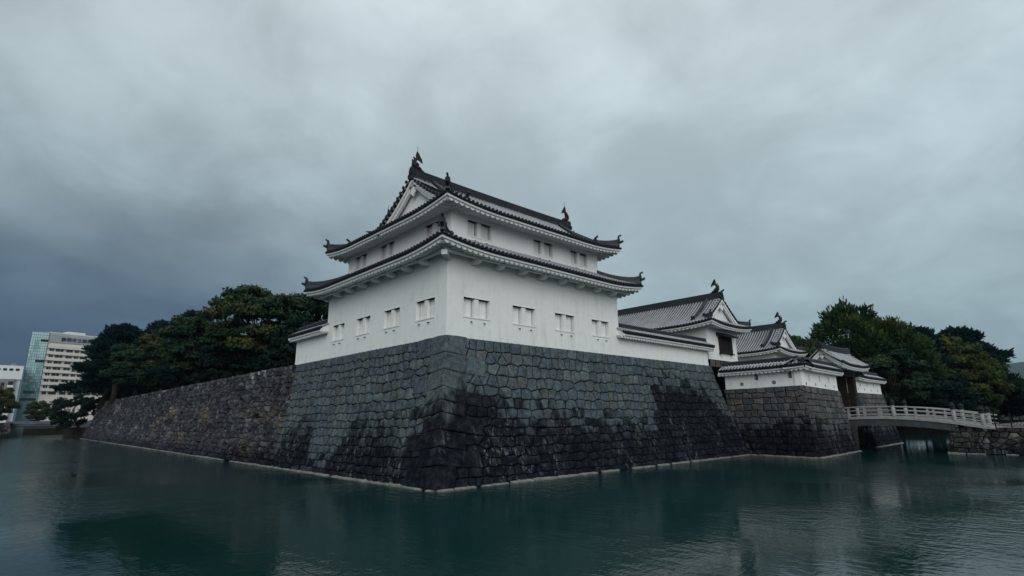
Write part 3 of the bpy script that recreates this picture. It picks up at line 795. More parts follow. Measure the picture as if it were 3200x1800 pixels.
def hip(parent, cx, cy, qx, qy, ze, h, lift, ln, wdt=.26, hgt=.24, lw=3.6, s=.72):
    pts = []
    for k in range(8):
        d = .1 + ln * k / 7
        pts.append((cx + qx * d, cy + qy * d, ze + h(d) + lift * 2 * max(0, 1 - d / lw) ** 2 * max(0, 1 - d / 2.2)))
    pts[0] = (pts[0][0], pts[0][1], pts[0][2] + .06)
    ridge(parent, pts, wdt, hgt, 'hip_ridge', 2)
    oni(parent, V(pts[0]) + V((0, 0, .02)), (-qx, -qy, 0), s)
    # upturned corner tile and plastered corner rafter
    p = V(pts[0]); d = V((-qx, -qy, 0)).normalized()
    m = MB(); m.tube([p + d * -.2, p + d * .05 + V((0, 0, .0)), p + d * .28 + V((0, 0, .12))], [.09, .1, .085], 8); m.build('corner_tile', M['tile_dark'], parent)
    b = MB(); a = V((-d.y, d.x, 0)); q0 = V((cx, cy, ze + lift * 2 * .86 - .50)) - d * .18
    b.box((-.13, 0, -.06), (.13, 1.5, .24), ax=(a, -d, Z), o=q0); b.build('corner_rafter', M['plaster_eave'], parent)

tw = thing('corner_turret', 'white two storey castle turret with dark tiled roofs on the corner stone wall', 'castle turret', (7, 7, ZT))
h_lo = lambda d: .46 * d + .025 * d * d
h_up = lambda d: .335 * d + .062 * d * d
TX, TY = 15.22, 14.5
Z0 = 7.24
# lower storey
lw_ = MB()
WR = [(1.15, 3.02), (4.82, 6.70), (8.51, 10.38), (12.19, 14.08)]; WL = [(1.10, 2.93), (4.69, 6.47), (8.23, 10.04), (11.8, 13.56)]
zw0, zw1 = 8.47, 9.54
wall_open(lw_, (0, 0, Z0), X, -Y, TX, 12.35 - Z0, [(a, b, zw0 - Z0, zw1 - Z0) for a, b in WR], .36)
wall_open(lw_, (0, 0, Z0), Y, -X, TY, 12.35 - Z0, [(a, b, zw0 - Z0, zw1 - Z0) for a, b in WL], .36)
for a, b in (((TX, 0), (TX, 8.4)), ((TX, 8.4), (8.4, 8.4)), ((8.4, 8.4), (8.4, TY)), ((8.4, TY), (0, TY))):
    lw_.face([(*a, Z0), (*b, Z0), (*b, 12.35), (*a, 12.35)])
lw_.build('lower_wall', M['plaster'], tw)
for a, b in WR: window(tw, (a, 0, zw0), X, -Y, b - a, zw1 - zw0)
for a, b in WL: window(tw, (0, a, zw0), Y, -X, b - a, zw1 - zw0)
# upper storey
U = .91; uw = MB(); ZU = 12.7
UR = [(2.11, 3.95), (7.62, 9.48), (11.32, 13.15)]; UL = [(1.87, 3.62), (7.25, 9.0), (10.9, 12.6)]
zu0, zu1 = 13.58, 14.52
wall_open(uw, (U, U, ZU), X, -Y, TX - 2 * U, 15.25 - ZU, [(a - U, b - U, zu0 - ZU, zu1 - ZU) for a, b in UR], .36)
wall_open(uw, (U, U, ZU), Y, -X, TY - 2 * U, 15.25 - ZU, [(a - U, b - U, zu0 - ZU, zu1 - ZU) for a, b in UL], .36)
for a, b in (((TX - U, U), (TX - U, 7.49)), ((TX - U, 7.49), (7.49, 7.49)), ((7.49, 7.49), (7.49, TY - U)), ((7.49, TY - U), (U, TY - U))):
    uw.face([(*a, ZU), (*b, ZU), (*b, 15.25), (*a, 15.25)])
uw.build('upper_wall', M['plaster'], tw)
for a, b in UR: window(tw, (a, U, zu0), X, -Y, b - a, zu1 - zu0)
for a, b in UL: window(tw, (U, a, zu0), Y, -X, b - a, zu1 - zu0)
# lower roof
def roof_core(name, boxes, parent):
    mb = MB()
    for lo, hi in boxes: mb.box(lo, hi)
    return mb.build(name, M['wood_dark'], parent)
OV = 1.4; ze = 12.03
lr = roof_core('lower_roof', [((.3, .3, 12.2), (TX - .3, 8.1, 12.6)), ((.32, 8.12, 12.2), (8.1, TY - .3, 12.6))], tw)
dm = OV + U + .05; kw = dict(overhang=OV, lift=.36, lw=4.2, rafter=.38)
slope(lr, (-OV, -OV, ze), X, Y, TX + 2 * OV, dm, h_lo, **kw)
slope(lr, (-OV, -OV, ze), Y, X, TY + 2 * OV, dm, h_lo, **kw)
slope(lr, (TX + OV, -OV, ze), Y, -X, 8.4 + 2 * OV, dm, h_lo, **kw)
slope(lr, (-OV, TY + OV, ze), X, -Y, 8.4 + 2 * OV, dm, h_lo, **kw)
slope(lr, (8.4 + OV, 8.4 + OV, ze), X, -Y, TX - 8.4, dm, h_lo, (False, True), rows=False, rafter=0, overhang=OV)
slope(lr, (8.4 + OV, 8.4 + OV, ze), Y, -X, TY - 8.4, dm, h_lo, (False, True), rows=False, rafter=0, overhang=OV)
for cx, cy, qx, qy in ((-OV, -OV, 1, 1), (TX + OV, -OV, -1, 1), (-OV, TY + OV, 1, -1), (TX + OV, 8.4 + OV, -1, -1), (8.4 + OV, TY + OV, -1, -1)):
    hip(lr, cx, cy, qx, qy, ze, h_lo, .36 * .5 if False else .18 * 2, dm - .1)
# eave beam on arm brackets
bm = MB(); yb = -.55
bm.box((yb - .1, yb - .1, 11.68), (TX - yb + .1, yb + .1, 11.88)); bm.box((yb - .1, yb + .12, 11.68), (yb + .1, TY - yb + .1, 11.88))
bm.box((TX - yb - .1, yb + .12, 11.68), (TX - yb + .1, 8.4, 11.88)); bm.box((yb + .12, TY - yb - .1, 11.68), (8.4, TY - yb + .1, 11.88))
be = bm.build('eave_beam', M['plaster_eave'], tw)
def arm(p, N, A):
    mb = MB(); p = V(p)
    prof = [(0, 0), (-.02, -.12), (.35, -.14), (.6, -.08), (.74, .02), (.74, .12), (0, .12)]
    mb.prism([p + N * a + V((0, 0, b)) - A * .13 for a, b in prof], A * .26); mb.build('bracket_arm', M['plaster_eave'], be)
for k in range(8): arm((1.76 + 1.79 * k, 0, 11.58), -Y, X)
for k in range(7): arm((0, 1.74 + 1.78 * k, 11.58), -X, Y)
dg = MB(); ax = ((X - Y).normalized(), (X + Y).normalized(), Z); dg.box((-.16, -1.05, -.14), (.16, .2, .12), ax=ax, o=V((0, 0, 11.58))); dg.build('bracket_arm', M['plaster_eave'], be)
# upper roof
zu = 14.94; e = .4; g = .85; hf = 4.6
ur = roof_core('upper_roof', [((1.6, 1.6, 15.1), (TX - 1.6, 6.8, 15.5)), ((1.62, 6.82, 15.1), (6.8, TY - 1.6, 15.5))], tw)
kw = dict(overhang=1.3, lift=.36, lw=4.2, rafter=.38)
slope(ur, (-e, -e, zu), X, Y, TX + 2 * e, hf, h_up, g=g, **kw)
slope(ur, (-e, 8.8, zu), X, -Y, TX + 2 * e, hf, h_up, g=g, eave=False, **{**kw, 'rafter': 0}, rows=False)
slope(ur, (-e, -e, zu), Y, X, TY + 2 * e, g, h_up, (True, False), s1=7.6, **kw)
slope(ur, (-e, -e, zu), Y, X, TY + 2 * e, hf, h_up, (False, True), g=g, s0=7.6, **kw)
slope(ur, (8.8, 4.2, zu), Y, -X, TY + e - 4.2, hf, h_up, (False, True), g=g, rows=False, eave=False)
slope(ur, (TX + e, -e, zu), Y, -X, 9.2, g, h_up, **kw)
slope(ur, (-e, TY + e, zu), X, -Y, 9.2, g, h_up, **kw)
for cx, cy, qx, qy in ((-e, -e, 1, 1), (TX + e, -e, -1, 1), (-e, TY + e, 1, -1), (TX + e, 8.8, -1, -1), (8.8, TY + e, -1, -1)):
    hip(ur, cx, cy, qx, qy, zu, h_up, .36, 1.25)
zr = zu + h_up(hf); yr = 4.2
ridge(ur, [(.2 + (TX - .4) * k / 12, yr, zr + .06 * (abs(k - 6) / 6) ** 2) for k in range(13)], .38, .48, layers=4)
ridge(ur, [(4.2, yr + .3, zr), (4.2, TY - .25, zr)], .38, .48, layers=4)
for base, A, S in (((.22, yr, zu), -X, Y), ((TX - .22, yr, zu), X, Y), ((4.2, TY - .22, zu), Y, X)):
    gable(ur, base, A, S, hf, h_up, hf - g - .55, g)
for q, y0 in ((-1, -e), (1, 8.8)):
    verge(ur, (.17, y0, zu), -X, V((0, -q, 0)), 0, g + .1, hf - .2, h_up, q)
    verge(ur, (TX - .17, y0, zu), X, V((0, -q, 0)), 0, g + .1, hf - .2, h_up, q)
for q, x0 in ((-1, -e), (1, 8.8)): verge(ur, (x0, TY - .17, zu), Y, V((-q, 0, 0)), 0, g + .1, hf - .2, h_up, q)
for xx in (1.75, TX - 1.45):
    for q in (-1, 1):
        ds = [hf - .2, 3.6, 2.8, 2.0, 1.4, .95]
        ridge(ur, [(xx, yr + q * (hf - d), zu + h_up(d)) for d in ds], .26, .28, 'descending_ridge', 2)
        oni(ur, (xx, yr + q * (hf - .92), zu + h_up(.95)), (0, q, 0), .85, True)
ridge(ur, [(4.2 - (hf - d), TY - 1.5, zu + h_up(d)) for d in (hf - .2, 3.6, 2.8, 2.0, 1.4, .95)], .26, .28, 'descending_ridge', 2)
oni(ur, (4.2 - (hf - .92), TY - 1.5, zu + h_up(.95)), (-1, 0, 0), .85)
for p, A in (((.12, yr, zr + .05), -X), ((TX - .12, yr, zr + .05), X), ((4.2, TY - .12, zr + .02), Y)):
    oni(ur, p, A, 1.05, False); shachi(ur, V(p) - A * .42 + V((0, 0, .5)), A, .86)

# ================================================================== PLASTER WALLS WITH TILED COPING
def dobei(name_label, loc, runs, half, ze_off, h, holes=None, hips=None, thick=.5, lift=.0, ridge_h=.26):
    """runs: list of (p0, p1, zbase0, zbase1, ztop); outward normal is to the right of travel"""
    t = thing('plaster_wall', name_label, 'plaster wall', loc)
    for i, (p0, p1, za, zb, zt) in enumerate(runs):
        p0 = V((*p0, 0)); p1 = V((*p1, 0)); A = (p1 - p0).normalized(); N = V((A.y, -A.x, 0)); L = (p1 - p0).length
        z0 = min(za, zb); mb = MB()
        hs = (holes or {}).get(i, [])
        wall_open(mb, p0 + V((0, 0, z0)), A, N, L, zt + .35 - z0, [q[:4] for q in hs if q[4] == 'sq'], .3)
        mb.face([p0 - N * thick + V((0, 0, z0)), p1 - N * thick + V((0, 0, z0)), p1 - N * thick + V((0, 0, zt + .35)), p0 - N * thick + V((0, 0, zt + .35))])
        for q in (p0, p1): mb.face([q + V((0, 0, z0)), q - N * thick + V((0, 0, z0)), q - N * thick + V((0, 0, zt + .35)), q + V((0, 0, zt + .35))])
        wl_ = mb.build('wall', M['plaster'], t)
        pb = MB(); pb.box((0, -.02, 0), (L, .01, .22), ax=(A, -N, Z), o=p0 + V((0, 0, z0))); pb.build('plinth', M['plaster'], wl_)
        for (u0, u1, v0, v1, kd) in hs:
            b = MB()
            if kd == 'sq': b.box((u0 - .02, .31, v0 - .02), (u1 + .02, .33, v1 + .02), ax=(A, -N, Z), o=p0 + V((0, 0, z0))); b.build('loophole', M['facade_grey'], wl_)
            else:
                c = p0 + A * (u0 + u1) / 2 + V((0, 0, z0 + (v0 + v1) / 2)); r_ = (u1 - u0) / 2
                n = 16; ring = lambda rr_, d: [c + A * rr_ * math.cos(2 * math.pi * j / n) + Z * rr_ * math.sin(2 * math.pi * j / n) - N * d for j in range(n)]
                a, e_, in_ = ring(r_ * 1.25, -.004), ring(r_, -.02), ring(r_ * .62, -.004)
                for j in range(n):
                    b.face([a[j], a[(j + 1) % n], e_[(j + 1) % n], e_[j]], M['plaster']); b.face([e_[j], e_[(j + 1) % n], in_[(j + 1) % n], in_[j]], M['tile_mid'])
                b.face(in_, M['facade_grey']); b.build('loophole', None, wl_)
        hp = (hips or {}).get(i, (False, False))
        rc = MB(); rc.box((.05, .06, zt - .02), (L - .05, thick - .06, zt + .3), ax=(A, -N, Z), o=p0); roof = rc.build('coping_roof', M['wood_dark'], t)
        c = half - thick / 2
        ex = [half - thick / 2 if hp[0] else .25, half - thick / 2 if hp[1] else .25]
        LL = L + ex[0] + ex[1]
        kk = dict(lift=lift, overhang=c, rafter=.34, sp=.28, r=.07, sof=.12)
        slope(roof, p0 - A * ex[0] + N * c + V((0, 0, ze_off + zt)), A, -N, LL, half, h, hp, **kk)
        slope(roof, p0 - A * ex[0] - N * (half + thick / 2) + V((0, 0, ze_off + zt)), A, N, LL, half, h, (False, False), **{**kk, 'rafter': 0})
        zz = ze_off + zt + h(half); mid = -N * (thick / 2)
        ridge(roof, [p0 - A * (ex[0] - (half if hp[0] else 0.)) + mid + V((0, 0, zz)), p1 + A * (ex[1] - (half if hp[1] else 0.)) + mid + V((0, 0, zz))], .24, ridge_h, layers=2)
        for q, s_, hh_ in ((p0 - A * ex[0], -1, hp[0]), (p1 + A * ex[1], 1, hp[1])):
            if not hh_:
                m = MB(); eg = [(c + .0, ze_off + zt - .05), (c, ze_off + zt - .3), (-thick - c, ze_off + zt - .3), (-thick - c, ze_off + zt - .05), (-thick / 2, zz - .02)]
                m.prism([q - A * s_ * .12 + N * a + V((0, 0, b)) for a, b in eg], A * s_ * .06); m.build('end_board', M['plaster'], roof)
            elif s_ == 1 or i == 0:
                pts = [q + N * c - (A * s_ + N) * d + V((0, 0, ze_off + zt + h(d) + lift * 2 * max(0, 1 - d / 3.6) ** 2 * max(0, 1 - d / 2.2))) for d in np.linspace(.08, half, 5)]
                ridge(roof, pts, .2, .14, 'hip_ridge', 2); oni(roof, pts[0], A * s_ + N, .45)
    return t
hd = lambda d: .5 * d + .02 * d * d
dobei('long white plaster wall with tiled coping between turret and gatehouse', (21.6, 0, ZT), [((TX + .02, .03), (28.0, .03), 7.26, 7.26, 8.95)], .86, -.05, hd)
dobei('short white plaster wall with tiled coping on the left flank of the turret', (.2, 17.2, ZT), [((.03, 20.0), (.03, TY + .02), 7.24, 7.24, 9.55)], .86, -.05, hd)
sq = [(2.55, 2.93, .62, 1.1, 'sq'), (5.25, 5.63, .62, 1.1, 'sq'), (1.35, 1.65, .22, .52, 'ci'), (4.05, 4.35, .22, .52, 'ci')]
sr = [(1.6, 1.98, .62, 1.1, 'sq'), (4.2, 4.58, .62, 1.1, 'sq'), (6.6, 6.98, .62, 1.1, 'sq'), (.75, 1.0, .25, .5, 'ci'), (3.0, 3.25, .25, .5, 'ci'), (5.5, 5.75, .25, .5, 'ci'), (7.9, 8.15, .25, .5, 'ci')]
dobei('white loopholed plaster wall on the gate bastion left of the bridge', (28, -7, 5.2), [((28.15, -1.25), (27.55, -7.55), 5.17, 5.17, 6.72), ((27.55, -7.55), (36.6, -7.2), 4.98, 4.98, 6.74)], .84, -.04, hd, {0: sq, 1: sr}, {0: (False, True), 1: (True, False)}, lift=.1)
pr = [(1.2, 1.55, .62, 1.1, 'sq'), (3.6, 3.95, .62, 1.1, 'sq'), (5.9, 6.25, .62, 1.1, 'sq'), (.5, .72, .25, .47, 'ci'), (2.5, 2.72, .25, .47, 'ci'), (4.8, 5.02, .25, .47, 'ci'), (7.2, 7.42, .25, .47, 'ci')]
dobei('white loopholed plaster wall on the pier right of the gate', (49, -6.3, 5.1), [((45.35, -2.6), (45.2, -6.3), 5.08, 5.08, 6.68), ((45.2, -6.3), (54.0, -6.25), 5.1, 5.1, 6.68)], .84, -.04, hd, {1: pr}, {0: (False, True), 1: (True, False)}, lift=.1)

# ================================================================== GATEHOUSES
def gatehouse(label, x0, x1, y0, y1, zb, zwall, ov, gi, h, win=None, ys=None):
    t = thing('gatehouse', label, 'gatehouse', ((x0 + x1) / 2, y0, zb)); mb = MB()
    holes = [(win[0] - x0, win[1] - x0, win[2] - zb, win[3] - zb)] if win else []
    wall_open(mb, (x0, y0, zb), X, -Y, x1 - x0, zwall + .3 - zb, holes, .25)
    for a, b in (((x0, y0), (x0, y1)), ((x1, y0), (x1, y1)), ((x0, y1), (x1, y1))): mb.face([(*a, zb), (*b, zb), (*b, zwall + .3), (*a, zwall + .3)])
    mb.build('wall', M['plaster'], t)
    c = roof_core('roof', [((x0 + .3, y0 + .5, zwall + .1), (x1 - .3, y1 - .5, zwall + .6))], t)
    irimoya(c, x0 - ov, x1 + ov, y0 - ov, y1 + ov, zwall + .15, h, gi, 'y', -1, overhang=ov)
    return t
h1 = lambda d: .47 * d + .055 * d * d
b1 = gatehouse('white gatehouse with one dark shuttered window beside the turret', 28.75, 34.35, .3, 24, 7.9, 10.85, 1.2, 1.05, h1, (30.95, 32.85, 8.72, 10.0))
# dark lattice window with its own little roof
wd = MB(); wd.box((30.9, .18, 8.7), (32.9, .3, 10.02)); wf = wd.build('window', M['void'], b1)
for k in range(8):
    b = MB(); b.box((30.98 + k * .245, .1, 8.78), (31.12 + k * .245, .2, 9.95)); b.build('lattice_bar', M['wood_dark'], wf)
fr = MB()
for lo, hi in (((30.8, .05, 8.6), (33.0, .3, 8.75)), ((30.8, .05, 9.97), (33.0, .3, 10.1)), ((30.8, .05, 8.76), (30.95, .3, 9.96)), ((32.85, .05, 8.76), (33.0, .3, 9.96))): fr.box(lo, hi)
fr.box((30.7, -.05, 8.5), (30.95, .3, 8.6)); fr.box((32.85, -.05, 8.5), (33.1, .3, 8.6))
fr.build('frame', M['wood_dark'], wf)
aw = MB(); aw.prism([(30.45, .3, 10.42), (30.45, -.45, 10.1), (30.45, -.45, 10.03), (30.45, .3, 10.2)], (2.9, 0, 0))
for k in range(11): aw.tube([(30.55 + k * .27, -.46, 10.13), (30.55 + k * .27, .28, 10.45)], .05, 6)
aw.build('awning', M['tile_dark'], wf)
gatehouse('white gatehouse farther back with striped tile roof behind the bastion wall', 44.2, 49.8, .75, 18, 2.7, 9.65, 1.15, 1.0, lambda d: .46 * d + .062 * d * d)
# stone step under the first gatehouse
pf = thing('stone_platform', 'weathered ochre stone footing under the corner of the white gatehouse', 'stone footing', (30, .3, 7.3))
rr = random.Random(5); 
for k in range(6):
    mb = MB(); x_ = 28.7 + k * .97
    Pf = lambda u, v, x_=x_: V((x_ + u, .18 - .05 * (1 - v), 5.2 + v)); 
    for v0, v1 in ((0, .95), (.95, 1.9), (1.9, 2.74)):
        stone_faces(Pf, lambda u, v: -Y, [(0, v0), (.5, v0 + .02), (.96, v0), (.96, (v0 + v1) / 2), (.96, v1), (.5, v1), (0, v1), (0, (v0 + v1) / 2)], mb, .015, .05, (.6, .35, 0), seed=k)
    mb.build('stone', M['stone_bastion'], pf)
mb = MB(); mb.box((28.7, .22, 5.15), (34.4, 1.2, 7.88)); mb.build('core', M['joint'], pf)

# outer gate at the head of the bridge
gt = thing('outer_gate', 'small tiled wooden gate at the head of the bridge', 'gate', (40.5, -6.3, 2.7))
for x_ in (37.6, 43.9):
    mb = MB(); mb.box((x_ - .32, -6.6, 2.6), (x_ + .32, -6.0, 7.3)); mb.build('post', M['wood_brown'], gt)
mb = MB(); mb.box((36.9, -6.55, 6.55), (44.6, -6.05, 7.1)); mb.build('lintel', M['wood_dark'], gt)
for x_, d in ((37.98, 1), (43.5, -1)):
    mb = MB(); mb.box((x_ - .06, -5.95, 2.75), (x_ + .06, -3.4, 6.5)); dr = mb.build('door_leaf', M['wood_brown'], gt)
    m = MB()
    for z_ in (3.2, 4.6, 6.0): m.box((x_ - .09, -5.95, z_), (x_ + .09, -3.4, z_ + .14))
    m.build('iron_strap', M['metal_dark'], dr)
rc = roof_core('roof', [((37, -6.5, 7.2), (44.3, -6.1, 7.5))], gt)
h3 = lambda d: .62 * d + .13 * d * d
for yy, I in ((-7.95, Y), (-4.55, -Y)):
    slope(rc, (36.5, yy, 7.32), X, I, 8.0, 1.7, h3, (True, True), g=0, ov=0, lift=.22, lw=3., overhang=1.1, sp=.28, rafter=.36)
zz = 7.32 + h3(1.7)
ridge(rc, [(36.5 + 8 * k / 8, -6.25, zz + .16 * (abs(k - 4) / 4) ** 2) for k in range(9)], .34, .42)
for e_, xx in ((-1, 36.75), (1, 44.25)):
    gable(rc, (xx, -6.25, 7.32), V((e_, 0, 0)), Y, 1.7, lambda d: h3(d) + .1, 1.55, .1, .12)
    for q, y0 in ((-1, -7.95), (1, -4.55)): verge(rc, (xx - e_ * .1, y0, 7.44), V((e_, 0, 0)), V((0, -q, 0)), 0, .1, 1.6, h3, q, .28)
    oni(rc, (xx + e_ * .26, -6.25, zz + .12), (e_, 0, 0), .7)

# ================================================================== BRIDGE
br = thing('footbridge', 'pale railed arched bridge over the moat to the gate', 'bridge', (40.8, -11, 0))
XN, XF = 38.6, 43.0
def zd(y):
    t = (-6.9 - y) / 9.6
    return 2.70 + .62 * t - 1.36 * t * t if t < 1 else 1.96
ys = [-6.4 - .5 * k for k in range(22)]
dk = MB()
for a, b in zip(ys, ys[1:]):
    c = [V((x, y, zd(y) + o)) for o in (-.14, 0) for (x, y) in ((XN - .28, b), (XF + .28, b), (XN - .28, a), (XF + .28, a))]
    dk.solid(c)
dk.build('deck', M['rail_stone'], br)
for x_ in (XN - .02, 40.8, XF + .02):
    gd = MB(); yy = [y for y in ys if y > -14.9]
    for i, (a, b) in enumerate(zip(yy, yy[1:])):
        c = [V((x_ + q, y, zd(y) + o)) for o, q0 in ((-.68, 0), (-.143, 0)) for (q, y) in ((-.18, b), (.18, b), (-.18, a), (.18, a))]
        gd.solid(c)
    gb = gd.build('girder', M['girder'], br)
    if x_ < 39:
        for y_ in (-8.2, -10.6, -12.5, -14.4):
            m = MB(); m.box((x_ - .23, y_ - .06, zd(y_) - .66), (x_ - .17, y_ + .06, zd(y_) - .16)); m.build('girder_rib', M['girder'], gb)
def rail(x_, posts, ends):
    for y_ in posts:
        z_ = zd(y_); m = MB(); m.tube([(x_, y_, z_ - .35), (x_, y_, z_ + 1.02)], .15, 12); p_ = m.build('post', M['rail_stone'], br, True)
        c = MB(); c.tube([(x_, y_, z_ + o) for o in (1.0, 1.12, 1.13, 1.2, 1.21, 1.27, 1.33, 1.42, 1.48, 1.54)], [.185, .185, .15, .15, .19, .2, .17, .11, .05, .01], 12); c.build('post_cap', M['metal_dark'], p_, True)
    yy = [y for y in np.arange(ends[0], ends[1] - .01, -.35)]
    for o, r_, sq_ in ((.88, .058, 1.), (.58, .046, 1.), (.24, .05, 1.)):
        m = MB(); m.tube([(x_, y, zd(y) + o) for y in yy], r_, 8); m.build('rail', M['rail_stone'], br, True)
    m = MB()
    for a, b in zip(yy, yy[1:]): m.solid([V((x_ + q, y, zd(y) + o)) for o in (.002, .09) for (q, y) in ((-.14, b), (.14, b), (-.14, a), (.14, a))])
    m.build('sill_beam', M['rail_stone'], br)
    y_ = ends[0] - .7
    while y_ > ends[1]:
        if all(abs(y_ - p) > .5 for p in posts):
            m = MB(); z_ = zd(y_); m.box((x_ - .09, y_ - .09, z_ + .09), (x_ + .09, y_ + .09, z_ + .52)); m.box((x_ - .07, y_ - .07, z_ + .53), (x_ + .07, y_ + .07, z_ + .83)); m.build('strut', M['rail_stone'], br)
        y_ -= 1.22
rail(XN, (-10.55, -14.55, -16.25), (-6.5, -16.9)); rail(XF, (-6.7, -10.5, -14.45, -16.1), (-6.5, -16.7))
# iron fence on the bank
def fence(label, x_, y0, y1, n):
    t = thing('iron_fence', label, 'fence', (x_, (y0 + y1) / 2, 1.95)); st = (y1 - y0) / n
    for k in range(n + 1):
        m = MB(); y_ = y0 + st * k; m.box((x_ - .04, y_ - .04, 1.9), (x_ + .04, y_ + .04, 2.95)); m.tube([(x_, y_, 2.95), (x_, y_, 3.0)], [.06, .01], 6); m.build('post', M['metal_dark'], t)
    for z_ in (2.05, 2.68):
        m = MB(); m.box((x_ - .02, min(y0, y1), z_ - .02), (x_ + .02, max(y0, y1), z_ + .02)); m.build('rail', M['metal_dark'], t)
    for k in range(n):
        m = MB(); ya = y0 + st * k
        for j in range(4):
            c0 = ya + st * (j + .5) / 4
            for q in (-1, 1):
                m.tube([(x_, c0 + q * abs(st) * .125 * math.cos(a) , 2.07 + .8 * i / 6) for i, a in enumerate([math.pi * i / 3 for i in range(7)])], .013, 5)
        m.build('scroll_panel', M['metal_dark'], t)
    return t
fence('dark iron lattice fence on the bank at the right edge, past the bridge end', 38.85, -16.9, -23.3, 7)

# far road bridge and left bank
fbg = thing('road_bridge', 'low dark concrete road bridge across the far end of the moat', 'bridge', (-6, 167, 0))
mb = MB(); mb.box((-14, 164, 2.55), (3.5, 176, 3.0)); mb.build('deck', M['concrete_dark'], fbg)
mb = MB(); mb.box((-14, 163.8, 3.0), (3.5, 164.1, 3.75)); mb.build('parapet', M['concrete_dark'], fbg)
mb = MB(); mb.box((-10.4, 164.3, 1.95), (-1.3, 165.2, 2.5)); mb.build('girder', M['girder'], fbg)
mb = MB(); mb.box((-14, 164.2, -1), (-10.4, 175, 2.54)); mb.build('abutment', M['concrete_dark'], fbg)
mb = MB(); mb.box((-1.3, 164.2, -1), (3.5, 175, 2.54)); mb.build('abutment', M['concrete_dark'], fbg)
mb = MB(); mb.tube([(.2, 164, 3.7), (.2, 164, 5.3)], .09, 6); mb.build('marker_post', M['rail_stone'], fbg)
lb = thing('stone_wall', 'dark stone end wall of the far left bank at the picture edge', 'stone wall', (-16, 150, 0))
fl_ = patch((-32, 149.5, 0), (-12.9, 151.6, 0), (-32, 149.7, 3.3), (-13.1, 151.9, 3.3))
masonry(lb, fl_, courses(fl_[2], fl_[3], .6, .9, .1, 61, None, .2), M['stone_bank'], .02, .06, tone_b, 61, 40)
mb = MB(); mb.face([(-32, 149.7, 3.28), (-13.1, 151.9, 3.28), (-12.4, 164, 3.28), (-32, 164, 3.28)]); mb.build('wall_top', M['grass'], lb)

# ================================================================== CITY BUILDINGS
hs = thing('hospital_building', 'tall beige hospital block with glass corner and dark sign letters', 'building', (1.5, 396, 2.4))
ca, sa = math.cos(R(14)), math.sin(R(14)); HA = V((ca, sa, 0)); HN = V((sa, -ca, 0)); HO = V((1.15, 395.5, 0)); HAX = (HA, -HN, Z)
def hbox(name, lo, hi, mat, parent, axs=HAX, o=HO):
    mb = MB(); mb.box(lo, hi, ax=axs, o=o); return mb.build(name, mat, parent)
top = 55.4
hw_ = hbox('wall', (0, .6, 2), (44, 26, top - .2), M['facade'], hs)
hbox('roof_room', (10, 4, top - .2), (19, 16, top + 2.2), M['facade_white'], hs)
hbox('parapet', (0, .2, top - .19), (44, .6, top + .5), M['facade_white'], hs)
sp_ = hbox('sign_panel', (.6, .15, top - 5.4), (43.5, .55, top - .9), M['sign_panel'], hs)
tcu = bpy.data.curves.new('sign_letters', 'FONT'); tcu.body = '静岡市立静岡病院'; tcu.size = 2.5; tcu.extrude = .08; tcu.space_character = 1.12
to = bpy.data.objects.new('sign_letters', tcu); COL.objects.link(to)
bpy.context.view_layer.update()
dg_ = bpy.context.evaluated_depsgraph_get(); tme = bpy.data.meshes.new_from_object(to.evaluated_get(dg_)); bpy.data.objects.remove(to)
tme.materials.clear(); tme.materials.append(M['letter'])
rot = Matrix(((HA.x, 0, HN.x), (HA.y, 0, HN.y), (0, 1, 0)))
tp = HO + HA * 6.0 + HN * .1 + V((0, 0, top - 4.1))
for v_ in tme.vertices: v_.co = rot @ v_.co + tp - origin(hs)
link_mesh('sign_letters', tme, sp_)
fl0 = top - 9.0
for k in range(8):
    zb_ = fl0 - k * 3.55
    bd = hbox('balcony_band', (.3, -.9, zb_), (44, .6, zb_ + 1.75), M['facade'], hs)
    u = 1.6; j = 0
    while u < 43:
        ww = (2.0, 3.6, 3.0)[j % 3]; pz = zb_ - 1.75
        wn = hbox('window', (u, .45, pz), (u + ww, .62, pz + 1.6), M['pane_dark'], hs)
        if k < 7 and u < 16:
            hbox('mullion', (u + ww * .55, .40, pz), (u + ww * .55 + .12, .45, pz + 1.6), M['facade_white'], wn)
        u += ww + (1.0, 1.6, 1.2)[j % 3]; j += 1
for k in range(5):
    zb_ = fl0 - 31.5 - k * 3.7
    for j in range(8): hbox('window', (1.2 + j * 4.6, .5, zb_), (3.4 + j * 4.6, .63, zb_ + (.5 if k % 2 else 1.2)), M['pane_dark'] if (k == 1 and j < 2) else M['facade_grey'], hs)
GA = V((math.cos(R(-6)), math.sin(R(-6)), 0)); GAX = (GA, V((-GA.y, GA.x, 0)), Z); GO = V((-6.6, 396.3, 0))
gw = hbox('glass_tower', (0, 0, 2), (7.8, 14, top + .2), M['glass_green'], hs, GAX, GO)
gm = MB(); rr = random.Random(8)
for i in range(8):
    for k in range(32):
        t_ = .25 + .75 * max(0, min(1, (k / 31 * 1.1 + .45 * noise.noise(V((i * .35, k * .13, 2.))) + rr.uniform(-.18, .18))))  # panes paler with height, painting the reflected sky
        c = [GO + GAX[0] * (i * .96 + .1 + a) + GAX[1] * -.03 + Z * (4.16 + k * 1.6 + b) for a, b in ((0, 0), (.86, 0), (.86, 1.44), (0, 1.44))]
        gm.face(c, None, (t_, 0, 0))
tag(gm.build('pane_grid', M['pane_sky'], gw), kind='stuff')
for k in range(32): hbox('transom', (-.03, -.08, 4 + k * 1.6), (7.83, -.01, 4.16 + k * 1.6), M['mullion'], gw, GAX, GO)
for k in range(9): hbox('mullion', (-.02 + k * .96, -.1, 3), (.1 + k * .96, -.02, top + .1), M['mullion'], gw, GAX, GO)
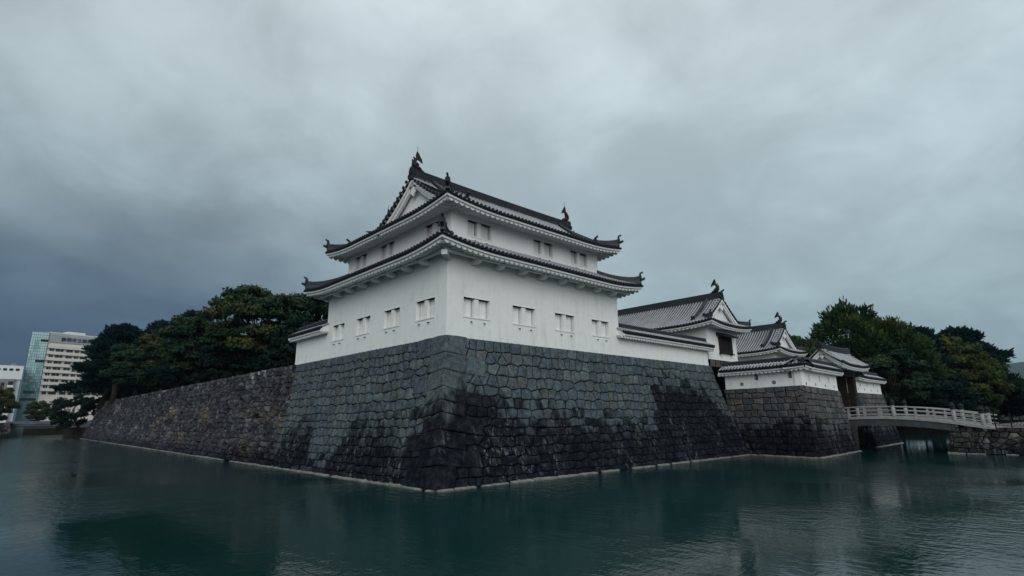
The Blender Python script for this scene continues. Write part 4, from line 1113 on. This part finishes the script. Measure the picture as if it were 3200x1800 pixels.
for z_, u0, u1 in ((top - 5.6, 4.4, 7.8), (top - 17.5, 3.6, 7.8), (20, 1, 6), (16, .3, 7.2)): hbox('dark_pane', (u0, -.12, z_), (u1, -.03, z_ + 1.5), M['pane_dark'], gw, GAX, GO)
# two more blocks at the left edge
b2 = thing('apartment_building', 'low white and grey building left of the glass tower', 'building', (-14, 380, 2.4))
bx = lambda n_, lo, hi, m_, p_: hbox(n_, lo, hi, m_, p_, (X, Y, Z), V((0, 0, 0)))
bx('upper_storey', (-34, 383, 27), (-7.6, 398, 34.4), M['facade_white'], b2)
bx('wall', (-34, 381.5, 2), (-10.4, 398, 27.0), M['facade_grey'], b2); bx('wall', (-10.4, 384, 2), (-8.0, 398, 26.98), M['facade_white'], b2)
for k in range(9): bx('window', (-31.5 + k * 2.6, 382.85, 31.6), (-29.9 + k * 2.6, 382.99, 32.8), M['pane_dark'], b2)
for k in range(6):
    bx('balcony', (-12.9, 380.2, 4 + k * 3.7), (-10.5, 381.48, 5.2 + k * 3.7), M['facade_white'], b2)
    w_ = bx('window', (-15.6, 381.36, 4.6 + k * 3.7), (-14.2, 381.48, 6.6 + k * 3.7), M['pane_dark'], b2)
    bx('window', (-12.7, 381.36, 5.3 + k * 3.7), (-10.7, 381.48, 7.2 + k * 3.7), M['pane_dark'], b2)
bx('roof_tank', (-13, 388, 34.4), (-10.8, 391, 36), M['facade_grey'], b2)
b3 = thing('apartment_building', 'pale tower sliver at the far left picture edge', 'building', (-27, 450, 2.4))
bx('wall', (-60, 445, 2), (-19.9, 470, 54), M['facade_white'], b3); bx('step', (-19.9, 445, 2), (-19.0, 470, 48), M['facade_white'], b3)
for k in range(10): bx('window', (-24, 444.85, 8 + k * 4.4), (-21.5, 444.99, 10 + k * 4.4), M['pane_dark'], b3)

# ================================================================== TREES
def leaf_mesh(name, C, Nrm, size, tone, mat, elong=1.0, dirs=None, seed=0):
    """many small leaf faces: C centres, Nrm normals, one quad each"""
    rg = np.random.default_rng(seed); n = len(C)
    ref = dirs if dirs is not None else rg.normal(size=(n, 3))
    a = np.cross(Nrm, ref); a /= np.linalg.norm(a, axis=1, keepdims=True) + 1e-9
    b = np.cross(Nrm, a) if dirs is None else dirs / (np.linalg.norm(dirs, axis=1, keepdims=True) + 1e-9)
    s = (size * rg.uniform(.4, 1.45, n))[:, None]
    vv = np.empty((n, 4, 3))
    if dirs is None:
        vv[:, 0] = C - b * s * elong; vv[:, 1] = C + a * s * .6; vv[:, 2] = C + b * s * elong; vv[:, 3] = C - a * s * .6
    else:
        vv[:, 0] = C; vv[:, 1] = C + b * s * elong * .5 + a * s * .35; vv[:, 2] = C + b * s * elong; vv[:, 3] = C + b * s * elong * .5 - a * s * .35
    me = bpy.data.meshes.new(name); me.vertices.add(4 * n); me.vertices.foreach_set('co', vv.reshape(-1))
    me.loops.add(4 * n); me.loops.foreach_set('vertex_index', np.arange(4 * n)); me.polygons.add(n)
    me.polygons.foreach_set('loop_start', np.arange(n) * 4); me.polygons.foreach_set('loop_total', np.full(n, 4))
    me.materials.append(mat); me.update(calc_edges=True)
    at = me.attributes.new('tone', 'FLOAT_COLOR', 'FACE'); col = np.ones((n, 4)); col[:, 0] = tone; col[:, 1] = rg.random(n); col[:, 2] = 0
    at.data.foreach_set('color', col.reshape(-1)); return me

def limbs(mb, p0, ends, r0, rr):
    for e_ in ends:
        p0_ = V(p0[0]).lerp(V(p0[1]), rr.uniform(.25, 1.)); e_ = V(e_)
        m1 = p0_.lerp(e_, .35) + V((rr.uniform(-.3, .3), rr.uniform(-.3, .3), .35 + rr.uniform(-.1, .4)))
        m2 = p0_.lerp(e_, .7) + V((rr.uniform(-.3, .3), rr.uniform(-.3, .3), .3))
        r_ = r0 * rr.uniform(.4, .75); mb.tube([p0_, m1, m2, e_], [r_, r_ * .7, r_ * .42, r_ * .12], 6)
def proto(kind, H, Rr, nc, nl, leaf, seed, mat, flat=.5, low=.28, warm=.3):
    """returns (trunk mesh, crown mesh) in local coordinates, base at the origin"""
    rr = random.Random(seed); rg = np.random.default_rng(seed)
    mb = MB(); lean = V((rr.uniform(-.6, .6), rr.uniform(-.6, .6), 0)); tt = H * (.62 if kind != 'pine' else .86)
    tp_ = [V((0, 0, -.6)), V((0, 0, H * .12)) + lean * .2, V((lean.x * .7, lean.y * .7, H * .32)), V((lean.x, lean.y, tt * .75)), V((lean.x * 1.3, lean.y * 1.3, tt))]
    r0 = H * .026; mb.tube(tp_, [r0 * 1.5, r0, r0 * .85, r0 * .55, r0 * .2], 9)
    cs = []
    for k in range(nc):
        for _ in range(40):
            if kind == 'pine':
                z_ = H * (low + (1 - low) * ((k + rr.random()) / nc) ** .8)
                f = (z_ - H * low) / (H * (1 - low)); env = Rr * (1 - f) ** .62 * rr.uniform(.45, 1.)
                q = rr.uniform(0, 6.283); p_ = V((math.cos(q) * env, math.sin(q) * env, z_))
            else:
                d = V((rr.gauss(0, 1), rr.gauss(0, 1), rr.gauss(.25, .8))).normalized() * rr.uniform(.55, .96) ** .7
                p_ = V((d.x * Rr, d.y * Rr, H * (low + (1 - low) * .5) + d.z * H * (1 - low) * .5))
            rc_ = Rr * rr.uniform(.2, .34) * (1. if kind != 'pine' else .85)
            if all((p_ - c_[0]).length > (rc_ + c_[1]) * .42 for c_ in cs): break
        cs.append((p_, rc_))
    limbs(mb, (tp_[1], tp_[3]), [c_[0] for c_ in cs if rr.random() < .75], r0, rr)
    Cs, Ns, Ts, Ds = [], [], [], []
    for p_, rc_ in cs:
        m = int(1.8 * nl * (rc_ / (Rr * .27)) ** 2 * rr.uniform(.8, 1.2))
        d = rg.normal(size=(m, 3)); d /= np.linalg.norm(d, axis=1, keepdims=True)
        rad = rg.random(m) ** .45
        # lumpy outline
        lump = 1 + .28 * np.sin(d[:, 0] * 5 + seed) * np.cos(d[:, 1] * 4.2 + p_.x) + .15 * np.sin(d[:, 2] * 9 + p_.y)
        q = d * (rad * lump)[:, None] * rc_
        q[:, 2] *= flat; up = d[:, 2] > -.55
        q = q[up]; d = d[up]; m = len(q)
        c = q + np.array(p_); Cs.append(c)
        nn = d * .5 + rg.normal(size=(m, 3)) * .5 + np.array((0, 0, .45)); nn /= np.linalg.norm(nn, axis=1, keepdims=True); Ns.append(nn)
        t = rr.gauss(.38, .16) + warm * max(0, (p_.z / H - .55)) + .34 * q[:, 2] / (rc_ * flat)  # clump tops painted lighter as if lit; upper crown yellowed
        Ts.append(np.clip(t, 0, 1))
        if kind in ('pine', 'ginkgo'):
            out = np.array((p_.x, p_.y, 0)); out = out / (np.linalg.norm(out) + .5)
            dd = d * .55 + np.array((0, 0, .75 if kind == 'pine' else .35)) + out * (.35 if kind == 'pine' else .6) + rg.normal(size=(m, 3)) * .3; Ds.append(dd)
    C = np.concatenate(Cs); Nn = np.concatenate(Ns); T = np.concatenate(Ts)
    D = np.concatenate(Ds) if Ds else None
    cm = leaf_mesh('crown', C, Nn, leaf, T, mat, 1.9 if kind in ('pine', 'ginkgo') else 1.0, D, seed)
    return mb.mesh('trunk', M['bark'], smooth=True), cm
PT = {
 'pine_a': proto('pine', 14, 5.6, 46, 520, .32, 101, M['leaf_pine'], .5, .1, .1),
 'pine_b': proto('pine', 12, 5.2, 40, 520, .32, 102, M['leaf_pine'], .48, .06, .1),
 'broad_a': proto('broad', 11, 5.6, 46, 480, .21, 103, M['leaf_green'], .48, .2, .55),
 'broad_b': proto('broad', 11, 5.4, 44, 480, .21, 104, M['leaf_green'], .55, .16, .45),
 'yellow': proto('broad', 12, 7.2, 60, 520, .24, 105, M['leaf_yellow'], .42, .1, .35),
 'ginkgo': proto('ginkgo', 14, 6.4, 44, 400, .34, 106, M['leaf_ginkgo'], .85, .2, .4),
 'dark': proto('broad', 8, 4.6, 34, 460, .21, 107, M['leaf_dark'], .6, .05, .2),
 'shrub': proto('broad', 2.6, 1.7, 16, 260, .12, 108, M['leaf_dark'], .75, .05, .4),
}
def tree(name, label, key, loc, H, Rr, rot_, group, cat='tree'):
    tm, cm = PT[key]; h0 = max(v.co.z for v in cm.vertices) if key not in HT else HT[key][0]
    if key not in HT: HT[key] = (h0, max(math.hypot(v.co.x, v.co.y) for v in cm.vertices))
    r0 = HT[key][1]
    t = thing(name, label, cat, loc, group); t.rotation_euler = (0, 0, R(rot_)); t.scale = (Rr / r0, Rr / r0, H / h0)
    for n_, me in (('trunk', tm), ('crown', cm)):
        o = bpy.data.objects.new(n_, me); COL.objects.link(o); o.parent = t
    return t
HT = {}
gL = 'trees along the top of the long moat wall'; gR = 'trees beyond the gate and bridge'
for name, label, key, loc, H, Rr, rot_ in (
 ('broadleaf_tree', 'tall spreading green tree, highest left of the turret, with open branches', 'broad_a', (3.0, 39.5, 7.1), 11.0, 6.0, 20),
 ('broadleaf_tree', 'yellowing leafy tree closest behind the left flank of the turret', 'broad_b', (9.0, 41.5, 7.1), 11.6, 5.6, 130),
 ('broadleaf_tree', 'dark bushy tree over the wall just left of the short white plaster wall', 'dark', (4.5, 29.5, 7.1), 6.0, 3.6, 40),
 ('broadleaf_tree', 'low dark green tree on the wall under the tall spreading tree', 'dark', (4.0, 47.5, 7.1), 6.6, 4.6, 200),
 ('broadleaf_tree', 'mid green drooping tree on the wall between spreading tree and pines', 'broad_b', (2.4, 57, 6.6), 10.2, 6.0, 290),
 ('pine_tree', 'dark pine whose rounded tufted top stands left of the spreading tree', 'pine_b', (3.4, 69, 7.1), 12.8, 6.6, 70),
 ('broadleaf_tree', 'olive tinted broad tree in front of the far pines', 'broad_a', (1.6, 75, 6.6), 10.5, 6.4, 170),
 ('pine_tree', 'dark pine filling the gap between the tufted pine and the far leaning pines', 'pine_a', (3.0, 87, 7.1), 13.6, 7.6, 250),
 ('broadleaf_tree', 'dark green tree hanging over the far stretch of the wall', 'broad_b', (.8, 92, 6.6), 10.0, 6.4, 15),
 ('pine_tree', 'tall dark pine leaning over the moat, in front of the hospital', 'pine_a', (-.2, 106, 7.1), 15.2, 10.0, 310),
 ('pine_tree', 'leftmost pine spreading low boughs before the hospital wall', 'pine_b', (-.6, 118, 6.6), 15.6, 10.6, 150),
 ('broadleaf_tree', 'low rounded dark tree at the far foot of the long wall', 'dark', (-2.4, 131, 2.0), 8.0, 5.0, 80),
 ('broadleaf_tree', 'dark tree deep behind the wall between turret and spreading tree', 'dark', (12, 50, 7.1), 9.0, 6.0, 300),
 ('broadleaf_tree', 'shadowed tree deep behind the middle of the long wall', 'dark', (9, 66, 7.1), 9.0, 6.0, 100),
 ('broadleaf_tree', 'shadowed tree deep behind the far pines', 'dark', (8, 100, 7.1), 10.0, 6.5, 10),
 ('broadleaf_tree', 'shadowed tree deep behind the nearest shrub of the long wall', 'dark', (8.5, 31, 7.1), 6.4, 4.6, 60),
 ('broadleaf_tree', 'shadowed tree deep under the tall spreading tree', 'dark', (7.5, 56, 7.1), 8.0, 5.6, 210),
 ('broadleaf_tree', 'shadowed tree deep under the tufted pine', 'dark', (6.5, 79, 7.1), 8.6, 6.2, 330),
 ('broadleaf_tree', 'shadowed tree deep behind the leftmost pine', 'dark', (6, 113, 7.1), 9.0, 7.0, 120),
 ('broadleaf_tree', 'shadowed tree just inside the far end of the long wall', 'dark', (2.6, 120.5, 7.1), 5.5, 4.4, 15),
 ('broadleaf_tree', 'shadowed tree low under the tall leaning pine', 'dark', (2.8, 109, 7.1), 5.0, 4.2, 75),
 ('broadleaf_tree', 'shadowed tree at the end of the long wall', 'dark', (4, 126, 2.2), 8.0, 6.6, 45),
):
    t_ = tree(name, label, key, loc, H, Rr, rot_, gL)
    if 'far foot' in label: t_.rotation_euler = (0, R(-27), R(10))
    elif 'leftmost pine' in label: t_.rotation_euler = (0, R(-9), R(150))
rr = random.Random(33)
pos_words = ['nearest the short white wall', 'second from the short white wall', 'third from the short white wall', 'fourth from the short white wall', 'fifth from the short white wall', 'sixth from the short white wall', 'seventh from the short white wall', 'eighth from the short white wall', 'ninth from the short white wall']
yy_ = 22.5
for k in range(9):
    tree('shrub', 'low dark shrub on the wall edge, ' + pos_words[k], 'shrub', (1.6 + rr.uniform(-.3, .9), yy_, 7.15), rr.uniform(1.5, 2.6), rr.uniform(1.6, 2.4), rr.uniform(0, 360), 'shrubs on the edge of the long wall', 'shrub')
    yy_ += 3.4 + k * 1.6
for name, label, key, loc, H, Rr, rot_ in (
 ('broadleaf_tree', 'small dark tree right behind the second gatehouse gable', 'broad_b', (66, 6.5, 2.7), 11.5, 4.2, 30),
 ('ginkgo_tree', 'tallest feathery tree right of the gatehouses, sky showing through', 'ginkgo', (71.5, .8, 2.7), 17.0, 7.0, 0),
 ('ginkgo_tree', 'feathery tree with yellowing patches, right of the tallest feathery tree', 'ginkgo', (75, -3.6, 2.7), 14.2, 6.4, 140),
 ('pine_tree', 'dark pine top between the feathery trees and the yellow tree', 'pine_a', (92, -3.4, 1.8), 15.6, 8.0, 60),
 ('broadleaf_tree', 'bright green drooping tree low behind the pier wall', 'broad_b', (67, -4.4, 2.5), 8.6, 5.0, 75),
 ('broadleaf_tree', 'big rounded yellow green tree above the middle of the bridge', 'yellow', (98, -5.6, 1.7), 14.2, 8.6, 0),
 ('broadleaf_tree', 'yellow green tree right of the big rounded one above the bridge end', 'yellow', (97, -8.4, 1.7), 10.0, 5.6, 200),
 ('pine_tree', 'broad dark pine crown rising behind the yellow trees', 'pine_b', (114, -5.5, 1.7), 17.8, 10.5, 20),
 ('pine_tree', 'rightmost dark pine with ragged boughs against the hill', 'pine_a', (108, -9.6, 1.7), 13.8, 5.0, 220),
 ('broadleaf_tree', 'dark tree low behind the bridge posts', 'dark', (90, -4.6, 1.5), 7.8, 6.5, 90),
 ('broadleaf_tree', 'dark tree low behind the iron fence', 'dark', (104, -16.5, 1.7), 4.6, 5.6, 260),
 ('broadleaf_tree', 'shadowed tree at the foot of the feathery trees', 'dark', (80, -1.4, 2.4), 8.0, 6.0, 330),
 ('broadleaf_tree', 'shadowed tree beside the far end of the moat', 'dark', (104, -9.5, 1.6), 7.0, 7.0, 150),
 ('broadleaf_tree', 'shadowed tree at the water behind the first bridge posts', 'dark', (95, 1.5, 1.8), 8.0, 7.0, 20),
 ('broadleaf_tree', 'shadowed tree low at the water behind the middle of the bridge', 'dark', (98, -3.5, 1.6), 6.6, 6.0, 250),
): tree(name, label, key, loc, H, Rr, rot_, gR)
for name, label, key, loc, H, Rr, rot_ in (
 ('broadleaf_tree', 'brownish green tree on the far left bank at the picture edge', 'yellow', (-16.5, 166, 2.6), 10.5, 5.2, 10),
 ('broadleaf_tree', 'small round tree between glass tower and road bridge', 'yellow', (-7.0, 190, 2.4), 7.6, 3.8, 100),
): tree(name, label, key, loc, H, Rr, rot_, 'trees near the far road bridge')
for k, (x_, y_) in enumerate(((97.5, 1.2), (99.5, -2.4), (103, -5.8), (108, -8.6), (110.5, -12.2), (111, -16))):  # bushes added to keep bright sky out of the water reflection
    tree('shrub', 'dark bush added on the far water edge to block sky reflections, ' + ('leftmost', 'second from left', 'third from left', 'fourth from left', 'fifth from left', 'rightmost')[k], 'shrub', (x_, y_, 1.5), 3.6, 3.0, 60 * k, 'bushes added on the far water edge', 'shrub')
for k, (x_, y_) in enumerate(((100.5, -.6), (105, -5), (109.5, -11))):  # thickets added to close the sky gap mirrored under the bridge
    tree('shrub', 'tall dark thicket added behind the bridge to block sky reflections, ' + ('leftmost', 'middle', 'rightmost')[k], 'shrub', (x_, y_, 1.5), 7.5, 5.0, 60 * k + 30, 'thickets added behind the bridge', 'shrub')
# tufts growing out of the old wall
for k, (y_, v_, s_) in enumerate(((23.2, 3.3, .55), (22.5, .9, .5))):
    p_ = PO(y_ - 15.7, v_)
    tree('wall_plant', ('small green tuft growing from the middle of the rough wall', 'small green tuft growing low on the rough wall')[k], 'shrub', (p_.x - .1, p_.y, p_.z - .15), s_, s_ * .8, 40 * k, 'plants on the rough wall', 'plant')

# a duck on the water
dk_ = thing('duck', 'small dark duck swimming on the moat at the left', 'duck', (-12.7, 20, 0))
mb = MB(); c = V((-12.7, 20, 0)); A = V((-.8, .6, 0)).normalized()
mb.tube([c - A * .24 + V((0, 0, .12)), c - A * .16 + V((0, 0, .08)), c + V((0, 0, .05)), c + A * .12 + V((0, 0, .07)), c + A * .17 + V((0, 0, .16)), c + A * .19 + V((0, 0, .25)), c + A * .24 + V((0, 0, .27)), c + A * .30 + V((0, 0, .26))], [.02, .07, .1, .09, .05, .045, .045, .02], 10)
mb.build('body', M['duck'], dk_, True); dk_.scale = (.65, .65, .65)
mb = MB(); mb.tube([c + A * .28 + V((0, 0, .255)), c + A * .35 + V((0, 0, .245))], [.02, .012], 6); mb.build('bill', M['kerb'], dk_)

# ================================================================== HAZE
mb = MB(); mb.box((-2000, -2300, -2.7), (5800, 2900, 560)); hz = mb.build('haze'); hz['kind'] = 'stuff'; hz['label'] = 'thin grey blue haze in the damp air'
hm = bpy.data.materials.new('haze'); hm.use_nodes = True; hm.node_tree.nodes.clear()
pv = hm.node_tree.nodes.new('ShaderNodeVolumePrincipled'); pv.inputs['Density'].default_value = .00009; pv.inputs['Color'].default_value = (.46, .64, .86, 1); pv.inputs['Anisotropy'].default_value = .2
ho = hm.node_tree.nodes.new('ShaderNodeOutputMaterial'); hm.node_tree.links.new(pv.outputs[0], ho.inputs['Volume'])
hz.data.materials.clear(); hz.data.materials.append(hm)
